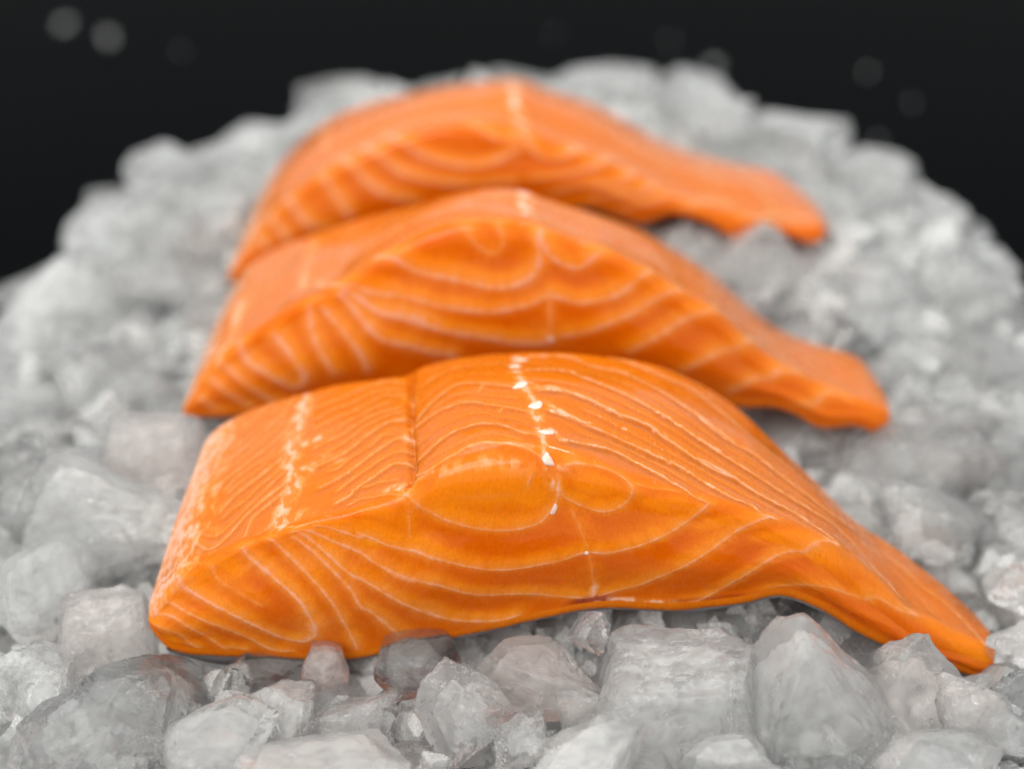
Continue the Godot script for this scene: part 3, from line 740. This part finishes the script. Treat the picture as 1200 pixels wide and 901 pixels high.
func build_skin(F: Dictionary, root: Node3D, last: float) -> void:
	# the thin dark skin under the flesh: it shows as a line along the lower edge
	var st := SurfaceTool.new()
	st.begin(Mesh.PRIMITIVE_TRIANGLES)
	var nu := 80
	var rings := []
	for i in nu + 1:
		var u := lerpf(0.02, last, float(i) / nu)
		var fr := frame_of(F, u)
		var edge := on_section(F, fr, u, 0.986) - root.position
		var bb: Vector3 = fr[1][2] - root.position
		var sag := 0.0016 * exp(-pow((u - 0.085) / 0.035, 2.0))
		var lip := 0.0003 + 0.0003 * sin(u * 31.0) * sin(u * 13.0)
		rings.append([edge + Vector3(0, 0.0006, -0.0012), edge + Vector3(0, -0.0004 - sag, lip * 0.5), bb + Vector3(0, -0.0008, -0.0002), bb + Vector3(0, 0.0004, -0.0006)])
	for i in nu:
		for j in 4:
			var a: Vector3 = rings[i][j]
			var b: Vector3 = rings[i][(j + 1) % 4]
			var c: Vector3 = rings[i + 1][(j + 1) % 4]
			var d: Vector3 = rings[i + 1][j]
			for v in [a, c, b, a, d, c]:
				st.add_vertex(v)
	st.generate_normals()
	var m := StandardMaterial3D.new()
	m.albedo_color = Color(0.38, 0.36, 0.37)
	m.roughness = 0.3
	var o := MeshInstance3D.new()
	o.name = "skin"
	o.mesh = st.commit()
	o.material_override = m
	root.add_child(o, true)


func fleck(F: Dictionary, root: Node3D, u: float, w: float, half: float, thick: float, turn: float) -> void:
	var here := on_section(F, frame_of(F, u), u, w) - root.position
	var du := (on_section(F, frame_of(F, u + 0.004), u + 0.004, w) - root.position - here).normalized()
	var dw := (on_section(F, frame_of(F, u), u, w + 0.004) - root.position - here).normalized()
	var n := du.cross(dw).normalized()
	if n.y + n.z < 0:
		n = -n
	var axis := du * cos(turn) + dw * sin(turn)
	var side := n.cross(axis).normalized()
	var nu := 14
	var nw := 12
	var p := PackedVector3Array()
	var uv := PackedVector2Array()
	for i in nu + 1:
		var t := lerpf(-1.0, 1.0, float(i) / nu)
		var r := thick * sqrt(maxf(0.02, 1.0 - t * t)) * (1.0 - 0.35 * t)
		var c := here + axis * half * t + side * half * 0.45 * (t * t - 0.3) + n * (-0.00006 - 0.0003 * t * t)
		for j in nw + 1:
			var g := TAU * (j % nw) / nw
			p.append(c + side * cos(g) * r + n * sin(g) * r * 0.34 + (axis + side) * r * 0.09 * sin(g * 3.0 + t * 5.0))
			uv.append(Vector2(float(i) / nu, float(j) / nw))
	var o := MeshInstance3D.new()
	o.name = "fat_fleck"
	var m := ArrayMesh.new()
	m = grid_mesh(p, uv, nu, nw, here - axis * 0.0)
	o.mesh = m
	o.material_override = ice.fat
	root.add_child(o, true)


# ------------------------------------------------------------------ table, bed and ice
func ice_material(tint: Color, cloud: float, rough: float, height: Texture2D, bump: float, scale: float, rough_map: Texture2D, glow := 0.2) -> StandardMaterial3D:
	var m := StandardMaterial3D.new()
	m.albedo_color = Color(tint.r, tint.g, tint.b, cloud)
	m.refraction_enabled = true
	m.refraction_scale = 0.031
	m.roughness = rough
	m.roughness_texture = rough_map
	m.heightmap_enabled = true
	m.heightmap_texture = height
	m.heightmap_scale = bump
	m.uv1_triplanar = true
	m.uv1_scale = Vector3.ONE * scale
	m.backlight_enabled = true
	m.backlight = Color(1, 1, 1) * glow
	return m


func make_materials() -> void:
	var n := 512
	var broad := noise_image(n, n, 0.012, 301, 3)
	var fine := noise_image(n, n, 0.07, 302, 4)
	var cells := noise_image(n, n, 0.05, 303, 2, Vector2i(1, 1), FastNoiseLite.TYPE_CELLULAR)
	var hb := PackedByteArray()
	hb.resize(n * n)
	var rb := PackedByteArray()
	rb.resize(n * n)
	for k in n * n:
		var frost := smoothstep(0.42, 0.62, broad[k] / 255.0)
		var v := 0.60 * broad[k] / 255.0 + (0.03 + 0.09 * frost) * fine[k] / 255.0 + 0.10 * cells[k] / 255.0
		hb[k] = int(clampf(v, 0, 1) * 255.0)
		rb[k] = int(clampf(0.45 + 0.55 * frost, 0, 1) * 255.0)
	var ht := ImageTexture.create_from_image(Image.create_from_data(n, n, false, Image.FORMAT_L8, hb))
	var rt := ImageTexture.create_from_image(Image.create_from_data(n, n, false, Image.FORMAT_L8, rb))
	ice.clear = ice_material(Color(1, 1, 1), 0.04, 0.11, ht, 0.03, 0.55, rt, 0.2)
	ice.cloudy = ice_material(Color(0.995, 1, 1), 0.08, 0.20, ht, 0.026, 0.5, rt, 0.3)
	ice.frosty = ice_material(Color(0.995, 1, 1), 0.10, 0.24, ht, 0.036, 0.6, rt, 0.32)
	ice.grey = ice_material(Color(0.97, 0.975, 0.975), 0.03, 0.14, ht, 0.026, 0.5, rt, 0.14)
	ice.pink = ice_material(Color(1.0, 0.991, 0.986), 0.08, 0.20, ht, 0.026, 0.5, rt, 0.3)  # colour the salmon casts on nearby ice, put into its tint
	ice.splinter = ice_material(Color(0.995, 1, 1), 0.34, 0.3, ht, 0.045, 0.7, rt, 0.42)
	# the cloud of tiny bubbles inside each chunk
	var haze := noise_image(n, n, 0.007, 304, 2)
	var cb := PackedByteArray()
	cb.resize(n * n * 4)
	for k in n * n:
		var a := 0.36 + 0.64 * smoothstep(0.20, 0.80, haze[k] / 255.0)
		for c in 3:
			cb[k * 4 + c] = 255
		cb[k * 4 + 3] = int(a * 255.0)
	var ct := ImageTexture.create_from_image(Image.create_from_data(n, n, false, Image.FORMAT_RGBA8, cb))
	for q in [["clear", 0.38, Color(0.95, 0.96, 0.96)], ["cloudy", 0.40, Color(0.92, 0.927, 0.927)], ["frosty", 0.55, Color(0.91, 0.917, 0.917)], ["grey", 0.35, Color(0.85, 0.86, 0.86)], ["pink", 0.5, Color(0.955, 0.94, 0.935)]]:
		var m := StandardMaterial3D.new()
		m.albedo_color = Color(q[2].r, q[2].g, q[2].b, q[1])
		m.albedo_texture = ct
		m.transparency = BaseMaterial3D.TRANSPARENCY_ALPHA
		m.cull_mode = BaseMaterial3D.CULL_DISABLED
		m.roughness = 0.9
		m.backlight_enabled = true
		m.backlight = Color(1, 1, 1)
		m.uv1_triplanar = true
		m.uv1_scale = Vector3.ONE * 0.4
		ice[q[0] + "_core"] = m
	ice.bed = ice_material(Color(0.97, 0.975, 0.975), 0.60, 0.22, ht, 0.10, 40.0, rt, 0.3)
	var fat := StandardMaterial3D.new()
	fat.albedo_color = Color(0.95, 0.75, 0.67)
	fat.roughness = 0.25
	fat.clearcoat_enabled = true
	fat.clearcoat = 0.5
	fat.clearcoat_roughness = 0.1
	fat.subsurf_scatter_enabled = true
	fat.subsurf_scatter_strength = 0.3
	ice.fat = fat


func mound(x: float, z: float) -> float:
	# height of the ice's upper surface
	var wide := 0.155 if x < 0.0 else 0.166
	var r := sqrt(pow(x / wide, 2.0) + pow((z + 0.125) / (0.215 + 0.12 * clampf(x, -0.12, 0.1)), 2.0))
	if z > -0.125:
		r = maxf(absf(x) / wide * (1.0 - 0.25 * smoothstep(-0.1, 0.06, z)), r * 0.75)
	var top := lerpf(-0.004, 0.018, smoothstep(0.02, -0.24, z))
	top += 0.019 * exp(-pow((x - 0.058) / 0.034, 2.0) - pow((z + 0.162) / 0.026, 2.0)) + 0.010 * exp(-pow((x - 0.040) / 0.026, 2.0) - pow((z + 0.016) / 0.026, 2.0))
	return lerpf(top, -0.052, smoothstep(0.80, 1.12, r))


func build_table() -> void:
	var m := StandardMaterial3D.new()
	m.albedo_color = Color(0.0012, 0.0019, 0.0022).linear_to_srgb()
	m.roughness = 0.55
	m.metallic_specular = 0.055
	var nz := noise_image(512, 512, 0.05, 401, 4)
	m.heightmap_enabled = true
	m.heightmap_texture = ImageTexture.create_from_image(Image.create_from_data(512, 512, false, Image.FORMAT_L8, nz))
	m.heightmap_scale = 0.02
	m.uv1_triplanar = true
	m.uv1_scale = Vector3.ONE * 8.0
	var box := BoxMesh.new()
	box.size = Vector3(3.6, 0.04, 3.6)
	var o := MeshInstance3D.new()
	o.name = "tabletop"
	o.mesh = box
	o.material_override = m
	o.position = Vector3(0, -0.067, -0.7)
	o.set_meta("kind", "structure")
	o.set_meta("label", "matt black tabletop under the ice")
	o.set_meta("category", "tabletop")
	add_child(o, true)


func build_bed() -> void:
	var n := 240
	var f := FastNoiseLite.new()
	f.seed = 88
	f.frequency = 70.0
	f.noise_type = FastNoiseLite.TYPE_CELLULAR
	f.fractal_type = FastNoiseLite.FRACTAL_NONE
	var p := PackedVector3Array()
	var index := PackedInt32Array()
	for i in n + 1:
		for j in n + 1:
			var x := lerpf(-0.21, 0.21, float(j) / n)
			var z := lerpf(-0.38, 0.11, float(i) / n)
			var y := mound(x, z) - 0.009 + f.get_noise_2d(x, z) * 0.005
			var near := under_fish(x, z)
			if near < 0.9 and under_fish(x, z + 0.003) < 0.9:
				y = minf(near - 0.0018, mound(x, z) - 0.003 + f.get_noise_2d(x, z) * 0.003)
			elif near < 0.9:
				y = minf(y, near - 0.004)
			p.append(Vector3(x, maxf(y, -0.05), z))
	for i in n:
		for j in n:
			var a := i * (n + 1) + j
			if maxf(maxf(p[a].y, p[a + 1].y), maxf(p[a + n + 1].y, p[a + n + 2].y)) > -0.0485:
				index.append_array([a, a + 1, a + n + 1, a + 1, a + n + 2, a + n + 1])
	var st := SurfaceTool.new()
	st.begin(Mesh.PRIMITIVE_TRIANGLES)
	for v in p:
		st.set_smooth_group(0)
		st.add_vertex(v)
	for k in index:
		st.add_index(k)
	st.generate_normals()
	var o := MeshInstance3D.new()
	o.name = "packed_ice"
	o.mesh = st.commit()
	o.material_override = ice.bed
	o.set_meta("kind", "stuff")
	o.set_meta("label", "packed crushed ice filling the mound below the loose chunks")
	o.set_meta("category", "crushed ice")
	add_child(o, true)


func chunk_mesh(which: int) -> ArrayMesh:
	# a splinter of ice: planes cut from a ball, edges a little rounded, shell-like bites, uneven faces
	var g := RandomNumberGenerator.new()
	g.seed = 900 + which * 13
	var sharp := g.randf_range(50.0, 140.0)
	var planes := []
	var count := 7 + g.randi() % 6
	for k in count:
		var d := Vector3(g.randfn(), g.randfn(), g.randfn()).normalized()
		planes.append([d, g.randf_range(0.45, 1.0)])
	for d in [Vector3.UP, Vector3.DOWN, Vector3.LEFT, Vector3.RIGHT, Vector3.FORWARD, Vector3.BACK]:
		planes.append([(d + Vector3(g.randfn(), g.randfn(), g.randfn()) * 0.22).normalized(), g.randf_range(0.75, 1.0)])
	if which == 16:        # a wedge with a peak
		planes = [[Vector3(0.72, 0.55, 0.1).normalized(), 0.62], [Vector3(-0.9, 0.35, 0.1).normalized(), 0.66], [Vector3(0.1, -1, 0), 0.8], [Vector3(0, 0.35, 1).normalized(), 0.55], [Vector3(0.1, 0.2, -1).normalized(), 0.6], [Vector3(0.5, -0.3, 0.8).normalized(), 0.75]]
	elif which == 17:      # a squarish block
		planes = [[Vector3(1, 0.12, 0.1).normalized(), 0.9], [Vector3(-1, 0.25, 0.0).normalized(), 0.85], [Vector3(0.05, 1, 0.15).normalized(), 0.8], [Vector3(0, -1, 0.1).normalized(), 0.8], [Vector3(0.15, 0.3, 1).normalized(), 0.75], [Vector3(0, 0.1, -1).normalized(), 0.8], [Vector3(-0.6, 0.7, 0.5).normalized(), 0.98]]
	elif which == 18:      # a flat slab
		planes = [[Vector3(1, 0.3, 0.1).normalized(), 1.0], [Vector3(-1, 0.35, 0.2).normalized(), 0.95], [Vector3(0.1, 1, 0.2).normalized(), 0.6], [Vector3(0, -1, 0), 0.6], [Vector3(0.1, 0.25, 1).normalized(), 0.85], [Vector3(0, 0.1, -1).normalized(), 0.9], [Vector3(0.7, 0.2, 0.7).normalized(), 0.95]]
	elif which == 19:      # a rounded nugget
		sharp = 9.0
	var bites := []
	for k in (3 + which % 3 if which < 16 else 2 if which < 19 else 0):
		var d := Vector3(g.randfn(), g.randfn(), g.randfn()).normalized()
		var r := g.randf_range(0.5, 1.3)
		bites.append([d * (r + (g.randf_range(0.60, 0.82) if which < 16 else 0.8)), r])
	var f := FastNoiseLite.new()
	f.seed = 50 + which
	f.frequency = 0.9
	f.fractal_octaves = 4
	var n := 34
	var p := PackedVector3Array()
	var nn := PackedVector3Array()
	var index := PackedInt32Array()
	for face in 6:
		var base := p.size()
		for i in n + 1:
			for j in n + 1:
				var a := tan(lerpf(-PI / 4, PI / 4, float(i) / n))
				var b := tan(lerpf(-PI / 4, PI / 4, float(j) / n))
				var d: Vector3 = [Vector3(1, a, b), Vector3(-1, b, a), Vector3(b, 1, a), Vector3(a, -1, b), Vector3(a, b, 1), Vector3(b, a, -1)][face].normalized()
				var t1 := d.cross(Vector3(0.31, 0.77, 0.55)).normalized()
				var t2 := d.cross(t1)
				var q := d * reach(d, planes, bites, f, sharp)
				var d1 := (d + t1 * 0.012).normalized()
				var d2 := (d + t2 * 0.012).normalized()
				var v1 := d1 * reach(d1, planes, bites, f, sharp) - q
				var v2 := d2 * reach(d2, planes, bites, f, sharp) - q
				p.append(q)
				var m := v1.cross(v2).normalized()
				nn.append(m if m.dot(d) > 0 else -m)
		for i in n:
			for j in n:
				var a := base + i * (n + 1) + j
				index.append_array([a, a + n + 1, a + 1, a + 1, a + n + 1, a + n + 2])
	# outward faces run clockwise
	for k in index.size() / 3:
		var a := p[index[k * 3]]
		var b := p[index[k * 3 + 1]]
		var c := p[index[k * 3 + 2]]
		if (b - a).cross(c - a).dot(a + b + c) > 0:
			var s := index[k * 3]
			index[k * 3] = index[k * 3 + 1]
			index[k * 3 + 1] = s
	var arrays := []
	arrays.resize(Mesh.ARRAY_MAX)
	arrays[Mesh.ARRAY_VERTEX] = p
	arrays[Mesh.ARRAY_NORMAL] = nn
	arrays[Mesh.ARRAY_INDEX] = index
	var mesh := ArrayMesh.new()
	mesh.add_surface_from_arrays(Mesh.PRIMITIVE_TRIANGLES, arrays)
	return mesh


func reach(d: Vector3, planes: Array, bites: Array, f: FastNoiseLite, sharp: float) -> float:
	var sum := 0.0
	for k in planes:
		var c: float = d.dot(k[0])
		if c > 0.05:
			sum += pow(c / k[1], sharp)
	var r := pow(sum, -1.0 / sharp)
	for b in bites:
		var along: float = d.dot(b[0])
		var miss: float = b[0].length_squared() - along * along
		var rr: float = b[1] * b[1]
		if miss < rr and along > 0:
			r = minf(r, along - sqrt(rr - miss))
	r = clampf(r, 0.3, 1.22)
	return r * (1.0 + 0.07 * f.get_noise_3dv(d * r * 1.1) + 0.025 * f.get_noise_3dv(d * r * 4.3))


func chunk(at: Vector3, half: Vector3, turn: Vector3, shape: int, kind: String, label: String, group := "loose ice chunks heaped round the salmon") -> void:
	var o := MeshInstance3D.new()
	o.name = "ice_chunk"
	o.mesh = chunk_shapes[shape]
	o.material_override = ice[kind]
	o.basis = Basis.from_euler(turn) * Basis.from_scale(half)
	o.position = at
	o.set_meta("label", label)
	o.set_meta("category", "ice chunk")
	o.set_meta("group", group)
	add_child(o, true)
	var core := MeshInstance3D.new()
	core.name = "cloudy_core"
	core.mesh = chunk_shapes[shape]
	core.material_override = ice[kind + "_core"]
	core.basis = Basis.from_scale(Vector3.ONE * (0.55 if kind == "clear" or kind == "grey" else 0.72))
	o.add_child(core, true)


func clear_of_fish(at: Vector3, r: float) -> bool:
	var near := 1e9
	for q in flesh_points:
		var dx := q.x - at.x
		var dz := q.z - at.z
		if dx * dx + dz * dz < r * r * 1.3 and q.y > at.y - r:
			near = minf(near, q.distance_squared_to(at))
	return near > r * r * 0.80


func cell(x: float, z: float) -> int:
	return clampi(int((z + 0.38) / 0.003), 0, 159) * 160 + clampi(int((x + 0.24) / 0.003), 0, 159)


func under_fish(x: float, z: float) -> float:
	# lowest flesh over this spot, or 1 where there is none
	return minf(minf(low[cell(x, z)], low[cell(x + 0.003, z)]), minf(low[cell(x - 0.003, z)], minf(low[cell(x, z + 0.003)], low[cell(x, z - 0.003)])))


func place_ice() -> void:
	var spots := []                # x, z, r of what lies already
	var left := 300
	for h in HEROES:
		var half: Vector3 = Vector3(h[3], h[4], (h[3] + h[4]) * 0.5)
		chunk(Vector3(h[0], h[1], h[2]), half * 1.12, Vector3(0, deg_to_rad(h[7]), deg_to_rad(h[8])), h[6], h[5], h[9])
		used_labels[h[9]] = 1
		spots.append([h[0], h[2], (half.x + half.z) * 0.5])
		left -= 1
	var picks := []
	for pass_ in 4:
		var tries: int = [4000, 8000, 9000, 6000][pass_]
		var want: int = [190, 260, 260, 160][pass_]
		for k in tries:
			if want <= 0:
				break
			var x := rng.randf_range(-0.185, 0.185)
			var z := rng.randf_range(-0.345, 0.062)
			var r: float = [rng.randf_range(0.0105, 0.0150), rng.randf_range(0.0075, 0.0105), rng.randf_range(0.0048, 0.0075), rng.randf_range(0.0032, 0.0048)][pass_]
			var y := mound(x, z)
			if y < -0.045 or (pass_ == 0 and y < -0.012):
				continue
			y += r * rng.randf_range(-0.35, 0.15) - 0.003
			# outside the frame nothing is needed
			if z > 0.02 and absf(x) > 0.115 - (z - 0.02) * 0.3:
				continue
			var ok := true
			for s in spots:
				var need: float = (s[2] + r) * 0.60
				if (s[0] - x) * (s[0] - x) + (s[1] - z) * (s[1] - z) < need * need:
					ok = false
					break
			if not ok or not clear_of_fish(Vector3(x, y, z), r * 1.05) or under_fish(x, z) < 0.9:
				continue
			spots.append([x, z, r])
			picks.append([x, y, z, r])
			want -= 1
	print("loose chunks: ", picks.size() + HEROES.size())
	picks.sort_custom(func(a, b): return a[3] / (0.4 - a[2]) > b[3] / (0.4 - b[2]))
	var rest := picks.slice(left)
	picks = picks.slice(0, left)
	for q in picks:
		var roll := rng.randf()
		var far: float = smoothstep(0.02, -0.25, q[2])
		var kind := "frosty" if roll < 0.30 + 0.15 * far else "cloudy" if roll < 0.66 + 0.12 * far else "clear" if roll < 0.84 else "grey" if roll < 0.95 else "pink"
		if kind == "pink" and not (q[2] > -0.24 and absf(q[0]) < 0.13):
			kind = "cloudy"
		var half: Vector3 = Vector3(rng.randf_range(0.8, 1.5), rng.randf_range(0.38, 0.85), rng.randf_range(0.85, 1.4)) * q[3] * 1.35
		chunk(Vector3(q[0], q[1], q[2]), half, Vector3(rng.randf_range(-0.7, 0.7) * (1.0 - 0.6 * far), rng.randf() * TAU, rng.randf_range(-0.7, 0.7) * (1.0 - 0.6 * far)), rng.randi() % 20, kind, name_chunk(q, kind, half))
	# what is too small to pick apart: splinters between the chunks
	var mm := MultiMesh.new()
	mm.transform_format = MultiMesh.TRANSFORM_3D
	mm.mesh = chunk_shapes[3]
	var places: Array[Transform3D] = []
	for k in 6500:
		var x := rng.randf_range(-0.2, 0.2)
		var z := rng.randf_range(-0.36, 0.075)
		var r := rng.randf_range(0.0022, 0.0062) * (1.0 + 0.35 * smoothstep(-0.04, -0.14, z))
		var y := mound(x, z)
		if y < -0.0465:
			continue
		y -= rng.randf_range(-0.001, 0.009) + 0.004 * smoothstep(-0.02, -0.1, z)
		if not clear_of_fish(Vector3(x, y, z), r * 1.2):
			continue
		if under_fish(x, z) < y + r * 0.8:
			continue
		var b := Basis.from_euler(Vector3(rng.randf() * TAU, rng.randf() * TAU, rng.randf() * TAU)) * Basis.from_scale(Vector3(rng.randf_range(0.7, 1.4), rng.randf_range(0.6, 1.0), rng.randf_range(0.7, 1.3)) * r)
		places.append(Transform3D(b, Vector3(x, y, z)))
	for q in rest:
		var b := Basis.from_euler(Vector3(rng.randf() * TAU, rng.randf() * TAU, rng.randf() * TAU)) * Basis.from_scale(Vector3(rng.randf_range(0.9, 1.3), rng.randf_range(0.7, 1.0), rng.randf_range(0.9, 1.2)) * q[3] * 1.1)
		places.append(Transform3D(b, Vector3(q[0], q[1], q[2])))
	mm.instance_count = places.size()
	for k in places.size():
		mm.set_instance_transform(k, places[k])
	var o := MultiMeshInstance3D.new()
	o.name = "ice_splinters"
	o.multimesh = mm
	o.material_override = ice.splinter
	o.set_meta("kind", "stuff")
	o.set_meta("label", "small ice splinters filling the gaps between the chunks")
	o.set_meta("category", "crushed ice")
	add_child(o, true)


func name_chunk(q: Array, kind: String, half: Vector3) -> String:
	# describes a chunk by its look and by the nearest thing one can find
	var marks := [
		[-0.074, 0.004, "the left tip of the front fillet"], [0.096, 0.002, "the tail tip of the front fillet"], [-0.068, -0.05, "the back left corner of the front fillet"], [0.078, -0.038, "the tail slope of the front fillet"],
		[-0.082, -0.073, "the left tip of the middle fillet"], [0.094, -0.085, "the tail tip of the middle fillet"], [-0.075, -0.124, "the back left corner of the middle fillet"], [0.066, -0.12, "the tail slope of the middle fillet"], [0.05, -0.066, "the gap between front and middle tails"],
		[-0.082, -0.146, "the left tip of the farthest fillet"], [0.088, -0.16, "the tail tip of the farthest fillet"], [-0.077, -0.194, "the back left corner of the farthest fillet"], [0.06, -0.148, "the gap between the middle and farthest tails"],
		[-0.03, -0.21, "the farthest fillet's left back edge"], [0.03, -0.21, "the farthest fillet's right back edge"], [0.085, -0.2, "the farthest fillet's tail back edge"],
		[-0.15, -0.18, "the left rim of the mound"], [0.155, -0.2, "the right rim of the mound"], [0.0, -0.32, "the back rim of the mound"], [-0.09, -0.29, "the back left rim of the mound"], [0.1, -0.3, "the back right rim of the mound"],
		[-0.13, -0.07, "the left frame edge at mid height"], [0.135, -0.09, "the right frame edge at mid height"], [-0.115, -0.02, "the lower left frame edge"], [0.118, -0.03, "the lower right frame edge"],
	]
	for h in HEROES:
		if h[9].split(" ").size() <= 8 and h[2] > 0.01:
			marks.append([h[0], h[2], "the " + h[9]])
	var best := 1e9
	var mark: Array
	for m in marks:
		var d: float = Vector2(m[0] - q[0], m[1] - q[2]).length()
		if d < best:
			best = d
			mark = m
	var dx: float = q[0] - mark[0]
	var dz: float = q[2] - mark[1]
	var side := ("right of " if dx > 0 else "left of ") if absf(dx) > absf(dz) else ("in front of " if dz > 0 else "behind ")
	var size := "large" if q[3] > 0.0118 else "medium" if q[3] > 0.008 else "small"
	var look: String = {"clear": "clear", "cloudy": "cloudy", "frosty": "frosted white", "grey": "grey translucent", "pink": "faintly pink"}[kind]
	var form := "upright " if half.y > 1.05 * maxf(half.x, half.z) else "flat " if half.y < 0.68 * minf(half.x, half.z) else "long " if maxf(half.x, half.z) > 1.5 * minf(half.x, half.z) else "squat "
	var near := "just " if best < 0.02 else "farther "
	var tries := ["%s %s ice chunk %s%s%s" % [size, look, near, side, mark[2]], "%s %s%s ice chunk %s%s" % [size, form, look, side, mark[2]], "%s %s%s ice chunk %s%s%s" % [size, form, look, near, side, mark[2]], "%s %s%s ice chunk set well %s%s" % [size, form, look, side, mark[2]]]
	for s in tries:
		if s.split(" ").size() <= 16 and not used_labels.has(s):
			used_labels[s] = 1
			return s
	return "%s %s ice chunk %s%s" % [size, look, side, mark[2]]


func place_table_chips() -> void:
	# stray bits of ice on the dark table behind the mound
	var words := ["bright stray ice chip on the black table at the far left", "brightest stray ice chip on the black table, upper left", "dim stray ice chip on the table right of the two bright ones", "stray ice chip on the black table, right of centre", "dim stray ice chip beside the brighter one right of centre", "stray ice chip on the black table near the right", "rightmost stray ice chip above the mound's right shoulder", "dim stray ice chip on the table behind the mound's centre", "dim stray ice chip low on the table right of the mound"]
	var k := 0
	for c in [[-0.2547, -0.5992, 0.0023], [-0.2239, -0.5716, 0.0028], [-0.1790, -0.5515, 0.0008], [0.1068, -0.5265, 0.0020], [0.0872, -0.5716, 0.0009], [0.1856, -0.5165, 0.0011], [0.1975, -0.4688, 0.0009], [0.0239, -0.5860, 0.0006], [0.1701, -0.4192, 0.0009]]:
		var o := MeshInstance3D.new()
		o.name = "ice_chip"
		o.mesh = chunk_shapes[k % 16]
		o.material_override = ice.frosty
		o.basis = Basis.from_euler(Vector3(0.2, k * 1.3, 0.1)) * Basis.from_scale(Vector3(1.1, 0.8, 1.0) * c[2] * 1.5)
		o.position = Vector3(c[0], -0.047 + c[2] * 0.9, c[1])
		o.set_meta("label", words[k])
		o.set_meta("category", "ice chip")
		o.set_meta("group", "stray ice chips on the black table")
		add_child(o, true)
		k += 1
